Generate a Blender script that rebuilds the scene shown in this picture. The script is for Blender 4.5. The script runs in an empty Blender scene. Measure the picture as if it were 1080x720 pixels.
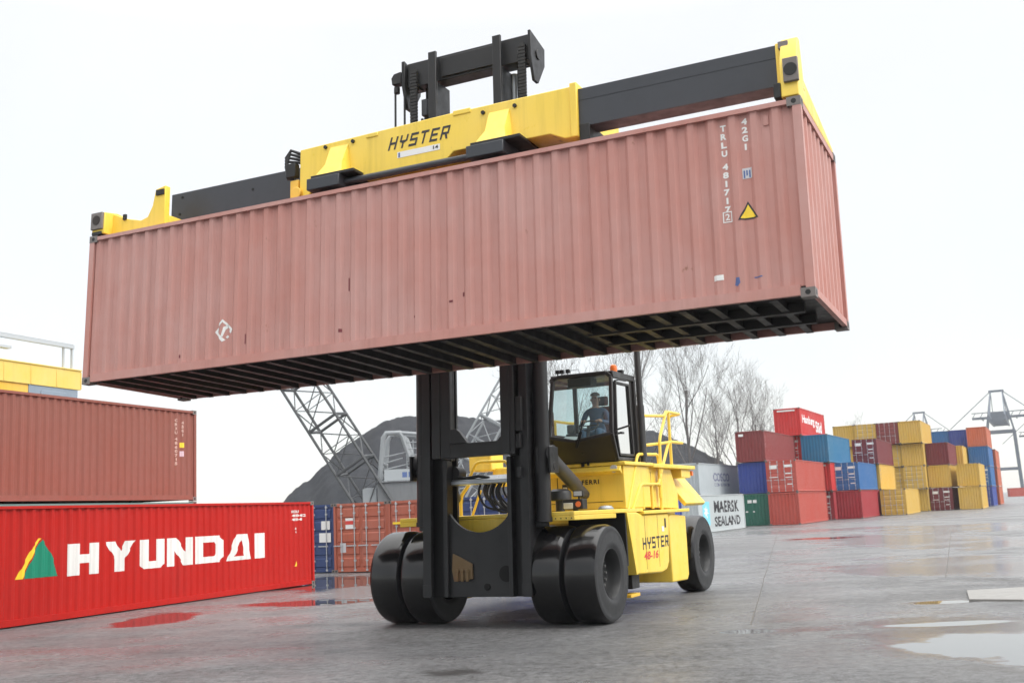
import bpy, bmesh, math, random
from mathutils import Vector, Matrix

random.seed(7)
PI = math.pi
sc = bpy.context.scene
COL = sc.collection
YAW, TILT, RY = -0.44834, -0.04666, 0.00233          # yard grid heading, backward tilt of the mast
H40, W40, L40 = 2.591, 2.438, 12.192

# ------------------------------------------------------------------ mesh builder
class G:
    def __init__(s): s.v = []; s.f = []; s.m = []; s.mi = 0
    def add(s, vs, fs):
        o = len(s.v); s.v += [tuple(p) for p in vs]
        for f in fs: s.f.append([o + i for i in f]); s.m.append(s.mi)
        return s
    def box(s, x0, x1, y0, y1, z0, z1):
        return s.add([(x0,y0,z0),(x1,y0,z0),(x1,y1,z0),(x0,y1,z0),(x0,y0,z1),(x1,y0,z1),(x1,y1,z1),(x0,y1,z1)],
                     [(0,3,2,1),(4,5,6,7),(0,1,5,4),(1,2,6,5),(2,3,7,6),(3,0,4,7)])
    def prism(s, pts, axis, a0, a1):
        def P(p, a):
            return {'x': (a, p[0], p[1]), 'y': (p[0], a, p[1]), 'z': (p[0], p[1], a)}[axis]
        n = len(pts)
        vs = [P(p, a0) for p in pts] + [P(p, a1) for p in pts]
        fs = [tuple(range(n)), tuple(range(2*n-1, n-1, -1))] + [(i, (i+1) % n, n+(i+1) % n, n+i) for i in range(n)]
        return s.add(vs, fs)
    def tube(s, pts, r, n=8, cap=True):
        pts = [Vector(p) for p in pts]; k = len(pts)
        rs = r if isinstance(r, (list, tuple)) else [r]*k
        t0 = (pts[1]-pts[0]).normalized()
        a = Vector((0,0,1)) if abs(t0.z) < .9 else Vector((1,0,0))
        u = t0.cross(a).normalized(); o = len(s.v)
        for i in range(k):
            if i == 0: t = t0
            elif i == k-1: t = (pts[i]-pts[i-1]).normalized()
            else: t = ((pts[i+1]-pts[i]).normalized()+(pts[i]-pts[i-1]).normalized()).normalized()
            u = (u - t*u.dot(t)).normalized(); w = t.cross(u)
            for j in range(n):
                q = 2*PI*j/n
                s.v.append(tuple(pts[i] + (u*math.cos(q)+w*math.sin(q))*rs[i]))
        for i in range(k-1):
            for j in range(n):
                s.f.append([o+i*n+j, o+i*n+(j+1) % n, o+(i+1)*n+(j+1) % n, o+(i+1)*n+j]); s.m.append(s.mi)
        if cap:
            s.f.append([o+j for j in range(n-1,-1,-1)]); s.m.append(s.mi)
            s.f.append([o+(k-1)*n+j for j in range(n)]); s.m.append(s.mi)
        return s
    def cyl(s, p0, p1, r0, r1=None, n=20): return s.tube([p0, p1], [r0, r0 if r1 is None else r1], n)
    def bar(s, p0, p1, w, h=None):
        h = w if h is None else h
        p0, p1 = Vector(p0), Vector(p1); t = (p1-p0).normalized()
        a = Vector((0,0,1)) if abs(t.z) < .95 else Vector((0,1,0))
        u = t.cross(a).normalized()*w/2; q = u.cross(t).normalized()*h/2
        vs = [p+i*u+j*q for p in (p0, p1) for i, j in ((-1,-1),(1,-1),(1,1),(-1,1))]
        return s.add(vs, [(0,1,2,3),(7,6,5,4),(0,4,5,1),(1,5,6,2),(2,6,7,3),(3,7,4,0)])
    def lathe(s, prof, o, ax='x', n=40):
        b = len(s.v); k = len(prof)
        for j in range(n):
            q = 2*PI*j/n; c, d = math.cos(q), math.sin(q)
            for r, h in prof:
                p = {'x': (h, r*c, r*d), 'y': (r*c, h, r*d), 'z': (r*c, r*d, h)}[ax]
                s.v.append((p[0]+o[0], p[1]+o[1], p[2]+o[2]))
        for j in range(n):
            j2 = (j+1) % n
            for i in range(k-1):
                s.f.append([b+j*k+i, b+j*k+i+1, b+j2*k+i+1, b+j2*k+i]); s.m.append(s.mi)
        return s
    def mesh(s, name, mats, ang=32):
        me = bpy.data.meshes.new(name); me.from_pydata(s.v, [], s.f)
        for m in mats: me.materials.append(m)
        for p, i in zip(me.polygons, s.m): p.material_index = i
        bm = bmesh.new(); bm.from_mesh(me)
        bmesh.ops.remove_doubles(bm, verts=bm.verts, dist=1e-6) if False else None
        bmesh.ops.recalc_face_normals(bm, faces=bm.faces); bm.to_mesh(me); bm.free()
        for p in me.polygons: p.use_smooth = True
        me.set_sharp_from_angle(angle=math.radians(ang)); me.update()
        return me
    def obj(s, name, mats, parent=None, loc=(0,0,0), rot=(0,0,0), bevel=0, ang=32):
        if not isinstance(mats, (list, tuple)): mats = [mats]
        o = link(name, s.mesh(name, mats, ang), parent, loc, rot)
        if bevel:
            b = o.modifiers.new('Bevel', 'BEVEL'); b.width = bevel; b.segments = 2; b.limit_method = 'ANGLE'; b.angle_limit = math.radians(40)
        return o

def link(name, data, parent=None, loc=(0,0,0), rot=(0,0,0)):
    o = bpy.data.objects.new(name, data); COL.objects.link(o)
    o.parent = parent; o.location = loc; o.rotation_euler = rot
    return o
def thing(name, label, cat, loc=(0,0,0), rot=(0,0,0), group=None):
    o = link(name, None, None, loc, rot); o.empty_display_size = .3
    tag(o, label, cat, group); return o
def tag(o, label=None, cat=None, group=None, kind=None):
    if label: o['label'] = label
    if cat: o['category'] = cat
    if group: o['group'] = group
    if kind: o['kind'] = kind
    return o
def copy_tree(o, parent=None):
    c = o.copy(); COL.objects.link(c); c.parent = parent
    for ch in list(o.children): copy_tree(ch, c)
    return c

# ------------------------------------------------------------------ materials
def N(nt, t, **k):
    n = nt.nodes.new(t)
    for a, b in k.items():
        if a == 'inp':
            for q, v in b.items(): n.inputs[q].default_value = v
        else: setattr(n, a, b)
    return n
def newmat(name):
    m = bpy.data.materials.new(name); m.use_nodes = True
    nt = m.node_tree; b = nt.nodes['Principled BSDF']
    return m, nt, b
def ramp(nt, src, a, b, c0=(0,0,0,1), c1=(1,1,1,1)):
    r = N(nt, 'ShaderNodeValToRGB'); r.color_ramp.elements[0].position = a; r.color_ramp.elements[1].position = b
    r.color_ramp.elements[0].color = c0; r.color_ramp.elements[1].color = c1
    nt.links.new(src, r.inputs[0]); return r
def mix(nt, fac, a, b):
    m = N(nt, 'ShaderNodeMix', data_type='RGBA')
    for s, v in ((0, fac), (6, a), (7, b)):
        if hasattr(v, 'is_output'): nt.links.new(v, m.inputs[s])
        elif s == 0: m.inputs[0].default_value = v
        else: m.inputs[s].default_value = (*v[:3], 1)
    return m.outputs[2]
def noise(nt, vec, scale, detail=4, rough=.6, sc3=None):
    if sc3:
        mp = N(nt, 'ShaderNodeMapping'); mp.inputs['Scale'].default_value = sc3
        nt.links.new(vec, mp.inputs[0]); vec = mp.outputs[0]
    n = N(nt, 'ShaderNodeTexNoise', inp={'Scale': scale, 'Detail': detail, 'Roughness': rough})
    nt.links.new(vec, n.inputs['Vector']); return n.outputs[0]
_paint = {}
def paint(name, col, rough=.5, fade=.18, streak=.25, rust=.0, spec=.4, metal=0, bump=.0):
    if name in _paint: return _paint[name]
    m, nt, b = newmat(name); L = nt.links
    tc = N(nt, 'ShaderNodeTexCoord'); oi = N(nt, 'ShaderNodeObjectInfo')
    ad = N(nt, 'ShaderNodeVectorMath', operation='ADD'); L.new(tc.outputs['Object'], ad.inputs[0])
    ms = N(nt, 'ShaderNodeMath', operation='MULTIPLY', inp={1: 37.0}); L.new(oi.outputs['Random'], ms.inputs[0]); L.new(ms.outputs[0], ad.inputs[1])
    V = ad.outputs[0]
    c = Vector(col)
    lum = sum(col)/3
    chalk = tuple(min(1, x*.75+lum*.25+.03*(lum+.15)) * 1.12 for x in c)
    dark = tuple(x*.55+.008 for x in c)
    n1 = noise(nt, V, .45, 5, .62)
    cc = mix(nt, 1.0, c, chalk)
    r1 = ramp(nt, n1, .35, .7); mf = N(nt, 'ShaderNodeMath', operation='MULTIPLY', inp={1: fade*3}); L.new(r1.outputs[0], mf.inputs[0]); mf.use_clamp = True
    cc = mix(nt, mf.outputs[0], c, chalk)
    n2 = noise(nt, V, 1.0, 5, .65, (5.0, 5.0, .35)); r2 = ramp(nt, n2, .5, .78)
    mf2 = N(nt, 'ShaderNodeMath', operation='MULTIPLY', inp={1: streak}); L.new(r2.outputs[0], mf2.inputs[0])
    cc = mix(nt, mf2.outputs[0], cc, dark)
    if rust > 0:
        n3 = noise(nt, V, 2.6, 7, .7, (1.0, 1.0, .55)); r3 = ramp(nt, n3, .72-rust*.22, .78-rust*.2)
        n4 = noise(nt, V, 14, 3); rc = mix(nt, n4, (.10,.035,.015), (.26,.10,.04))
        cc = mix(nt, r3.outputs[0], cc, rc)
    L.new(cc, b.inputs['Base Color'])
    nr = noise(nt, V, 5, 4); rr = N(nt, 'ShaderNodeMapRange', inp={1: .3, 2: .7, 3: rough-.1, 4: rough+.15}); L.new(nr, rr.inputs[0])
    L.new(rr.outputs[0], b.inputs['Roughness'])
    b.inputs['Specular IOR Level'].default_value = spec; b.inputs['Metallic'].default_value = metal
    if bump:
        bp = N(nt, 'ShaderNodeBump', inp={'Strength': bump, 'Distance': .02}); nb = noise(nt, V, 3.0, 3); L.new(nb, bp.inputs['Height']); L.new(bp.outputs[0], b.inputs['Normal'])
    _paint[name] = m; return m

YEL   = paint('yellow_paint', (.82,.575,.055), .36, .14, .48, .14, bump=.08)
YELD  = paint('yellow_paint_worn', (.80,.47,.03), .42, .15, .30, .35)
MAST  = paint('mast_black_steel', (.010,.0105,.012), .40, .3, .30, .05, .35)
BEAMB = paint('beam_charcoal_paint', (.024,.028,.036), .42, .2, .2, .0, .5)
DARK  = paint('dark_steel', (.010,.010,.010), .5, .2, .2)
CABG  = paint('cab_graphite', (.020,.019,.019), .4, .1, .1)
GREYS = paint('grey_steel', (.30,.32,.34), .35, .2, .3, 0, .5, .6)
GALV  = paint('galvanised_rod', (.42,.44,.46), .45, .2, .2, .1, .5, .3)
CAST  = paint('casting_grey', (.16,.14,.13), .55, .3, .3, .4)
WHITE = paint('white_marking', (.72,.72,.70), .55, .05, .05)
BLACKM= paint('black_marking', (.03,.03,.035), .55, .05, .0)
REDM  = paint('red_marking', (.60,.05,.04), .5, .05, .0)
GREENM= paint('green_marking', (.0,.22,.13), .5, .05, .1)
YELM  = paint('yellow_marking', (.85,.60,.03), .5, .05, .05)
BLUEM = paint('light_blue_marking', (.22,.60,.72), .5, .05, .05)
GREYM = paint('grey_marking', (.16,.17,.25), .5, .05, .05)
NAVYM = paint('blue_marking', (.08,.13,.30), .5, .05, .05)
def rubber(name, col, r0, r1, sp, bmp):
    m, nt, b = newmat(name); tc = N(nt, 'ShaderNodeTexCoord')
    n = noise(nt, tc.outputs['Object'], 6, 6, .65); c = mix(nt, n, tuple(x*.6 for x in col), tuple(x*1.5 for x in col)); nt.links.new(c, b.inputs['Base Color'])
    mr = N(nt, 'ShaderNodeMapRange', inp={1: .3, 2: .7, 3: r0, 4: r1}); nt.links.new(n, mr.inputs[0]); nt.links.new(mr.outputs[0], b.inputs['Roughness'])
    b.inputs['Specular IOR Level'].default_value = sp
    bp = N(nt, 'ShaderNodeBump', inp={'Strength': bmp, 'Distance': .01}); nt.links.new(noise(nt, tc.outputs['Object'], 45, 3), bp.inputs['Height']); nt.links.new(bp.outputs[0], b.inputs['Normal'])
    return m
TREAD = rubber('wet_rubber_tread', (.0055,.0055,.006), .10, .24, .5, .02)
SIDEW = rubber('rubber_sidewall', (.024,.025,.027), .45, .65, .3, .15)
def flat(name, col, rough=.5, metal=0, emit=0):
    m, nt, b = newmat(name); b.inputs['Base Color'].default_value = (*col, 1); b.inputs['Roughness'].default_value = rough; b.inputs['Metallic'].default_value = metal
    tc = N(nt, 'ShaderNodeTexCoord'); n = noise(nt, tc.outputs['Object'], 8, 4); c = mix(nt, n, tuple(x*.8 for x in col), tuple(min(1, x*1.15) for x in col)); nt.links.new(c, b.inputs['Base Color'])
    return m
HOSE = flat('hose_rubber', (.012,.012,.013), .4)
CHROME = flat('chrome_rod', (.7,.7,.72), .15, 1)
LENS = flat('lamp_lens', (.55,.56,.55), .15)
ORANGE = flat('orange_lens', (.75,.16,.02), .3)
def glassmat(name, tint, fr=.1):
    m = bpy.data.materials.new(name); m.use_nodes = True; nt = m.node_tree; nt.nodes.clear()
    o = N(nt, 'ShaderNodeOutputMaterial'); t = N(nt, 'ShaderNodeBsdfTransparent'); t.inputs[0].default_value = (*tint, 1)
    g = N(nt, 'ShaderNodeBsdfGlossy', inp={'Roughness': .02}); f = N(nt, 'ShaderNodeFresnel', inp={'IOR': 1.9}); x = N(nt, 'ShaderNodeMixShader')
    df = N(nt, 'ShaderNodeBsdfDiffuse'); df.inputs[0].default_value = (.62,.74,.78,1); xd = N(nt, 'ShaderNodeMixShader')  # diffuse film: patchy dust, its pale blue imitating sky reflected in the panes
    tcn = N(nt, 'ShaderNodeTexCoord'); dn = noise(nt, tcn.outputs['Object'], 2.5, 5); dr = N(nt, 'ShaderNodeMapRange', inp={1: .3, 2: .7, 3: .05, 4: .15}); nt.links.new(dn, dr.inputs[0])
    nt.links.new(dr.outputs[0], xd.inputs[0]); nt.links.new(t.outputs[0], xd.inputs[1]); nt.links.new(df.outputs[0], xd.inputs[2])
    nt.links.new(f.outputs[0], x.inputs[0]); nt.links.new(xd.outputs[0], x.inputs[1]); nt.links.new(g.outputs[0], x.inputs[2]); nt.links.new(x.outputs[0], o.inputs[0])
    return m
GLASS = glassmat('tinted_cab_glass', (.84,.96,.97))

# ------------------------------------------------------------------ writing
def curve_flat(cu):
    ob = bpy.data.objects.new('tmp', cu); COL.objects.link(ob)
    dg = bpy.context.evaluated_depsgraph_get()
    me = bpy.data.meshes.new_from_object(ob.evaluated_get(dg))
    vs = [(v.co.x, v.co.y) for v in me.vertices]; fs = [tuple(p.vertices) for p in me.polygons]
    bpy.data.objects.remove(ob); bpy.data.meshes.remove(me)
    return vs, fs
def text_flat(txt, x0, x1, z0, z1, bold=.02, shear=0.0, space=1.0):
    cu = bpy.data.curves.new('writing', 'FONT'); cu.body = txt; cu.size = 1; cu.offset = bold; cu.shear = shear; cu.space_character = space; cu.resolution_u = 4
    vs, fs = curve_flat(cu)
    ax, bx = min(v[0] for v in vs), max(v[0] for v in vs); ay, by = min(v[1] for v in vs), max(v[1] for v in vs)
    return [(x0+(v[0]-ax)/(bx-ax)*(x1-x0), z0+(v[1]-ay)/(by-ay)*(z1-z0)) for v in vs], fs
def poly_flat(polys):
    cu = bpy.data.curves.new('writing', 'CURVE'); cu.dimensions = '2D'; cu.fill_mode = 'BOTH'
    for p in polys:
        s = cu.splines.new('POLY'); s.points.add(len(p)-1); s.use_cyclic_u = True
        for q, (x, y) in zip(s.points, p): q.co = (x, y, 0, 1)
    return curve_flat(cu)
def merge(*fl):
    V, F = [], []
    for vs, fs in fl:
        o = len(V); V += vs; F += [tuple(i+o for i in f) for f in fs]
    return V, F
def decal(name, fl, mat, parent, fn, breaks=()):
    """fl lies in (s, t); fn maps (s, t) to a point; breaks: s values where the surface folds"""
    vs, fs = fl
    bm = bmesh.new(); bv = [bm.verts.new((x, y, 0)) for x, y in vs]
    for f in fs:
        try: bm.faces.new([bv[i] for i in f])
        except ValueError: pass
    if breaks:
        lo, hi = min(v[0] for v in vs), max(v[0] for v in vs)
        for b in breaks:
            if lo < b < hi: bmesh.ops.bisect_plane(bm, geom=bm.verts[:]+bm.edges[:]+bm.faces[:], plane_co=(b,0,0), plane_no=(1,0,0))
    for v in bm.verts: v.co = fn(v.co.x, v.co.y)
    me = bpy.data.meshes.new(name); bm.to_mesh(me); bm.free(); me.materials.append(mat)
    return link(name, me, parent)
def rect(x0, x1, z0, z1): return [(x0,z0),(x1,z0),(x1,z1),(x0,z1)], [(0,1,2,3)]

# ------------------------------------------------------------------ shipping containers
PITCH, DEPTH = .278, .042
def prof(s):
    q = (s % PITCH)
    if q < .075: return 0.0
    if q < .125: return DEPTH*(q-.075)/.050
    if q < .228: return DEPTH
    return DEPTH*(PITCH-q)/.050
def breaks_for(a, b):
    out = []; k = math.floor(a/PITCH)-1
    while k*PITCH < b:
        for d in (0, .075, .125, .228):
            x = k*PITCH+d
            if a < x < b: out.append(x)
        k += 1
    return out
S0 = .14                                            # corrugation starts here along the side
def side_y(x): return .030+prof(x-S0)
def side_fn(off=.004): return lambda s, t: (s, side_y(s)-off, t)
def side_breaks(L): return [S0+b for b in breaks_for(0, L-2*S0)]
def corr(a, b, z0, z1, fn):
    g = G(); xs = [a]+[S0+q for q in breaks_for(a-S0, b-S0)]+[b]
    vs = []
    for x in xs:
        vs += [fn(x, z0), fn(x, z1)]
    g.add(vs, [(2*i, 2*i+2, 2*i+3, 2*i+1) for i in range(len(xs)-1)])
    return g
g = G(); g.box(0, .178, 0, .162, 0, .118); g.mi = 1
for y in (-.0015, .1605): g.cyl((.089, y, .059), (.089, y+.003, .059), .034, n=12)
for x in (-.0015, .1765): g.cyl((x, .081, .059), (x+.003, .081, .059), .034, n=12)
CASTM = g.mesh('corner_casting', [CAST, DARK])
_cm = {}
def cmesh(L, H, door_at_zero):
    """the meshes of one container, x along its length, y = 0 the side seen first"""
    key = (L, H, door_at_zero)
    if key in _cm: return _cm[key]
    W = W40; d = {}
    d['side_panel'] = corr(.10, L-.10, .155, H-.055, lambda x, z: (x, side_y(x), z)).mesh('side_panel', [WHITE], 20)
    d['far_side_panel'] = corr(.10, L-.10, .155, H-.055, lambda x, z: (x, W-side_y(x), z)).mesh('side_panel', [WHITE], 20)
    xe = L if door_at_zero else 0; sg = -1 if door_at_zero else 1
    d['end_panel'] = corr(.10, W-.10, .12, H-.09, lambda y, z: (xe+sg*(.026+prof(y-S0)*1.5), y, z)).mesh('end_panel', [WHITE], 20)
    g = G(); g.box(.06, L-.06, .06, W-.06, H-.06, H-.035)
    for i in range(int(L/.55)): g.box(.3+i*.55, .5+i*.55, .12, W-.12, H-.0355, H-.024)
    d['roof_panel'] = g.mesh('roof_panel', [WHITE])
    g = G(); e = .003
    for x0, x1 in ((e, .11), (L-.11, L-e)):
        for y0, y1 in ((e, .10), (W-.10, W-e)): g.box(x0, x1, y0, y1, .118, H-.118)
    for y0, y1 in ((.004, .066), (W-.066, W-.004)):
        g.box(.178, L-.178, y0, y1, H-.085, H-.022)
        g.box(.178, L-.178, y0, y1, .030, .165)
    for x0, x1 in ((.006, .07), (L-.07, L-.006)):
        g.box(x0, x1, .162, W-.162, H-.12, H-.022); g.box(x0, x1, .162, W-.162, .035, .13)
    d['frame'] = g.mesh('frame', [WHITE])
    d['floor'] = G().box(.08, L-.08, .07, W-.07, .128, .15).mesh('floor', [DARK])
    # doors
    xd = 0 if door_at_zero else L; s = 1 if door_at_zero else -1
    for nm, a, b in (('door_leaf', .11, W/2-.006), ('door_leaf_far', W/2+.006, W-.11)):
        g = G()
        def bx(x0, x1, *r): g.box(min(xd+s*x0, xd+s*x1), max(xd+s*x0, xd+s*x1), *r)
        bx(.045, .085, a, b, .125, H-.105)
        n = 5; hh = (H-.30)/n
        for i in range(n):
            z0 = .15+i*hh
            p = [(xd+s*.0452, z0+.05), (xd+s*.02, z0+.09), (xd+s*.02, z0+hh-.09), (xd+s*.0452, z0+hh-.05)]
            g.prism(p, 'y', a+.08, b-.08)
        d[nm] = g.mesh('door_leaf', [WHITE])
        for q_, y in enumerate((a+.27, b-.25)):
            g = G(); X = xd-s*.005
            g.cyl((X, y, .06), (X, y, H-.05), .019, n=6)
            for z in (.10, .45, 1.0, 1.65, 2.2, H-.12): g.box(min(X, X+s*.05), max(X, X+s*.05), y-.05, y+.05, z-.03, z+.03)
            g.box(min(X-s*.02, X), max(X-s*.02, X)+.004, y-.02, y+.36, .98, 1.02)
            d[nm+'_rod%d' % q_] = g.mesh('lock_rod', [GALV])
    _cm[key] = d; return d
def slot(o, mat):
    if o.data.materials:
        o.material_slots[0].link = 'OBJECT'; o.material_slots[0].material = mat
def container(label, mat, loc, rotz, door_at_zero=True, L=L40, H=H40, group=None, rot=None, doors=True, name='shipping_container'):
    t = thing(name, label, 'shipping container', loc, rot or (0,0,rotz), group)
    d = cmesh(L, H, door_at_zero); P = {}
    for k, me in d.items():
        if '_rod' in k or k == 'floor' : continue
        if 'door' in k and not doors: continue
        nm = {'far_side_panel': 'side_panel', 'door_leaf_far': 'door_leaf'}.get(k, k)
        o = link(nm, me, t); P[k] = o
        slot(o, mat)
        if 'door' in k:
            for q_ in (0, 1): P[k+'_rod%d' % q_] = link('lock_rod', d[k+'_rod%d' % q_], o)
    P['floor'] = link('floor', d['floor'], t)
    for x in (0, L-.178):
        for y in (0, W40-.162):
            for z in (0, H-.118): link('corner_casting', CASTM, t, (x, y, z))
    return t, P
C = {}
def cpaint(n, col, **k):
    C[n] = paint('container_'+n, col, **k)
cpaint('faded_brown', (.455,.205,.170), rough=.5, bump=.35, fade=.42, streak=.42, rust=.17, spec=.4)
cpaint('red', (.44,.014,.010), rough=.5, fade=.04, streak=.40, rust=.20, spec=.15, bump=.15)
cpaint('rust_orange', (.225,.075,.053), rough=.55, bump=.22, fade=.15, streak=.3, rust=.10)
cpaint('teal', (.10,.22,.21), rough=.5, streak=.3)
cpaint('orange', (.40,.10,.055), rough=.5, fade=.25, streak=.35, rust=.15)
cpaint('navy', (.025,.05,.15), rough=.5, streak=.2)
cpaint('royal', (.03,.06,.28), rough=.5, streak=.2)
cpaint('blue', (.02,.12,.32), rough=.5, streak=.2)
cpaint('tealblue', (.02,.15,.28), rough=.5, streak=.2)
cpaint('brown', (.20,.035,.035), rough=.5, streak=.25, rust=.05)
cpaint('maroon', (.15,.02,.028), rough=.5, streak=.2)
cpaint('brick', (.42,.065,.045), rough=.5, streak=.2)
cpaint('bright', (.52,.022,.020), rough=.5, streak=.15)
cpaint('crimson', (.32,.020,.030), rough=.5, streak=.2)
cpaint('green', (.02,.13,.09), rough=.5, streak=.2)
cpaint('yellow', (.56,.36,.06), rough=.5, streak=.3, rust=.05)
cpaint('grey', (.38,.42,.44), rough=.5, streak=.2)
cpaint('white', (.42,.46,.47), rough=.5, streak=.25)
cpaint('rustor', (.46,.12,.06), rough=.5, streak=.3)

# ---- 1. the container held up by the truck
OC = Vector((-7.28834, 18.32101, 4.39842))
held, HP = container('faded brown container hoisted in the air by the yellow lift truck', C['faded_brown'], OC, 0, False, rot=(TILT, RY, YAW))
# on this one the corrugated plain end must be the right-hand end (x = L)
for k in list(HP):
    if k == 'end_panel' or 'door_leaf' in k:
        bpy.data.objects.remove(HP.pop(k))
d2 = cmesh(L40, H40, True)
o = link('end_panel', d2['end_panel'], held); slot(o, C['faded_brown'])
for k in ('door_leaf', 'door_leaf_far'):
    o = link('door_leaf', d2[k], held); slot(o, C['faded_brown']); link('lock_rod', d2[k+'_rod0'], o); link('lock_rod', d2[k+'_rod1'], o)
cmb = G().box(-.024, .024, .068, W40-.068, .0, .126); cmb.box(-.05, .05, .07, W40-.07, -.012, -.002)
UNDER = paint('underside_black', (.018,.017,.017), .5, .3, .2, .15)
cmm = cmb.mesh('cross_member', [UNDER])
xs = [.35+.39*i for i in range(30)]
for x in xs: link('cross_member', cmm, held, (x, 0, .022))
for y in (.78, 1.56):
    G().box(8.9, 11.9, y, y+.09, -.0, .126).obj('tunnel_rail', UNDER, held, (0,0,-.012))
fn = side_fn(); br = side_breaks(L40); SP = HP['side_panel']
def vert_text(txt, xc, z_top, ch, w, gap=.35):
    fl = []; z = z_top
    for c in txt:
        if c == ' ': z -= ch*.75; continue
        ww = w*.35 if c in '1I' else w
        fl.append(text_flat(c, xc-ww/2, xc+ww/2, z-ch, z, .045)); z -= ch*(1+gap)
    return merge(*fl)
decal('marking', vert_text('TRLU 481717', 11.17, 2.41, .085, .075), WHITE, held, fn, br)
def sq(x0, x1, z0, z1, t): return poly_flat([[(x0,z0),(x1,z0),(x1,z1),(x0,z1)], [(x0+t,z0+t),(x1-t,z0+t),(x1-t,z1-t),(x0+t,z1-t)]])
decal('marking', merge(sq(11.10, 11.22, 1.10, 1.245, .013), text_flat('2', 11.13, 11.19, 1.13, 1.215, .02)), WHITE, held, fn, br)
decal('marking', vert_text('42G1', 11.45, 2.45, .085, .075), WHITE, held, fn, br)
decal('marking', merge(rect(11.385, 11.51, 1.64, 1.78)), paint('sticker_pale', (.50,.50,.52), .5), held, fn, br)
decal('marking', merge(*[rect(11.40+.035*i, 11.42+.035*i, 1.65+.03*(i % 2), 1.75) for i in range(3)]), NAVYM, held, side_fn(.006), br)
decal('warning_sign', ([(11.30,1.10),(11.56,1.10),(11.43,1.34)], [(0,1,2)]), BLACKM, held, fn, br)
decal('warning_sign', ([(11.335,1.12),(11.525,1.12),(11.43,1.295)], [(0,1,2)]), YELM, held, side_fn(.006), br)
decal('marking', rect(10.94, 11.07, .35, .42), WHITE, held, fn, br)
decal('marking', poly_flat([[(11.2,.27),(11.24,.25),(11.28,.29),(11.27,.36),(11.22,.37)]]), NAVYM, held, fn, br)
decal('marking', rect(11.45, 11.56, .33, .345), NAVYM, held, fn, br)
# torn white hazard diamond low on the left
dm = lambda r, cx=2.98, cz=.60: [(cx, cz-r), (cx+r, cz), (cx, cz+r), (cx-r, cz)]
decal('hazard_diamond', merge(poly_flat([[(2.80,.60),(2.98,.42),(3.03,.45),(2.865,.60),(2.90,.645),(2.87,.67)]]), poly_flat([[(2.88,.70),(2.98,.79),(3.15,.62),(3.12,.55),(3.09,.58),(3.10,.62),(2.98,.745),(2.91,.68)]]),
      poly_flat([[(2.95,.52),(2.99,.50),(3.03,.62),(3.08,.66),(3.07,.70),(3.0,.66)]]), poly_flat([[(3.05,.47),(3.09,.50),(3.06,.53),(3.03,.50)]])), WHITE, held, fn, br)
G().box(11.70, 11.76, side_y(11.73)-.018, side_y(11.73)+.03, 2.30, 2.43).box(11.715, 11.745, side_y(11.73)-.02, side_y(11.73), 2.32, 2.38).obj('vent_cover', C['faded_brown'], held)
decal('scuff', merge(*[rect(x, x+w, z, z+h) for x, z, w, h in ((5.2,.33,.05,.05),(5.35,.95,.02,.2),(7.1,.55,.06,.03),(7.3,.62,.03,.06),(3.4,.35,.02,.16),(6.5,.4,.03,.03),(2.1,.25,.03,.05))]), C['maroon'], held, fn, br)

# ---- 2. left-hand rows
R69 = 1.20534
dirx = Vector((math.cos(R69), math.sin(R69), 0))
corner = Vector((-6.5526, 35.2502, 0))
L45 = 13.716
hy, P = container('bright red container with big white lettering and green triangle at left', C['red'], corner-dirx*L45, R69, False, L=L45)
fn = side_fn(); br = side_breaks(L45); q = 1.524
def Hh(x): return [(p[0]+q, p[1]) for p in x]
za, zb = .97, 1.69
zl = lambda s: 0
LET = [
 [Hh([(1.64,za),(2.00,za),(2.00,1.24),(2.32,1.24),(2.32,za),(2.67,za),(2.67,zb),(2.32,zb),(2.32,1.44),(2.00,1.44),(2.00,zb),(1.64,zb)])],
 [Hh([(3.20,za),(3.55,za),(3.55,1.27),(3.90,zb),(3.56,zb),(3.38,1.45),(3.22,zb),(2.85,zb),(3.20,1.27)])],
 [Hh([(4.20,za),(4.90,za),(5.00,1.06),(5.00,zb),(4.70,zb),(4.70,1.15),(4.42,1.15),(4.42,zb),(4.10,zb),(4.10,1.06)])],
 [Hh([(5.13,za),(5.43,za),(5.43,1.36),(5.78,za),(6.14,za),(6.14,zb),(5.84,zb),(5.84,1.32),(5.50,zb),(5.13,zb)])],
 [Hh([(6.29,za),(7.30,za),(7.50,1.10),(7.50,1.56),(7.30,zb),(6.29,zb)]), Hh([(6.63,1.14),(6.63,1.52),(7.12,1.52),(7.18,1.46),(7.18,1.20),(7.12,1.14)])],
 [Hh([(7.66,za),(8.84,za),(8.62,zb),(8.10,zb)]), Hh([(8.02,1.08),(8.34,1.52),(8.50,1.08)])],
 [Hh([(9.03,za),(9.48,za),(9.48,zb),(9.03,zb)])]]
WORN = paint('worn_white_lettering', (.72,.71,.69), .55, .15, .55, .12)
for p in LET: decal('lettering', poly_flat(p), WORN, hy, fn, br)
decal('emblem', poly_flat([Hh([(.34,1.0),(1.36,1.0),(1.22,1.35),(1.05,1.62),(.86,1.83),(.72,1.66),(.55,1.36)])]), GREENM, hy, fn, br)
decal('emblem', poly_flat([Hh([(.13,1.0),(.31,1.0),(.53,1.38),(.70,1.68),(.83,1.85),(.78,1.86),(.60,1.68),(.40,1.40)])]), YELM, hy, fn, br)
for a, b, z0, z1 in ((11.0,11.38,2.24,2.32), (11.02,11.75,2.12,2.20), (11.02,11.6,2.0,2.08), (11.12,11.26,1.72,1.80), (11.15,11.24,1.62,1.70)):
    n = int((b-a)/.1)
    decal('marking', text_flat(('HDMU' if a == 11.0 else '450482 15'[:max(2, n)]), a+q, b+q, z0, z1, .03), WHITE, hy, fn, br)
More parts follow.
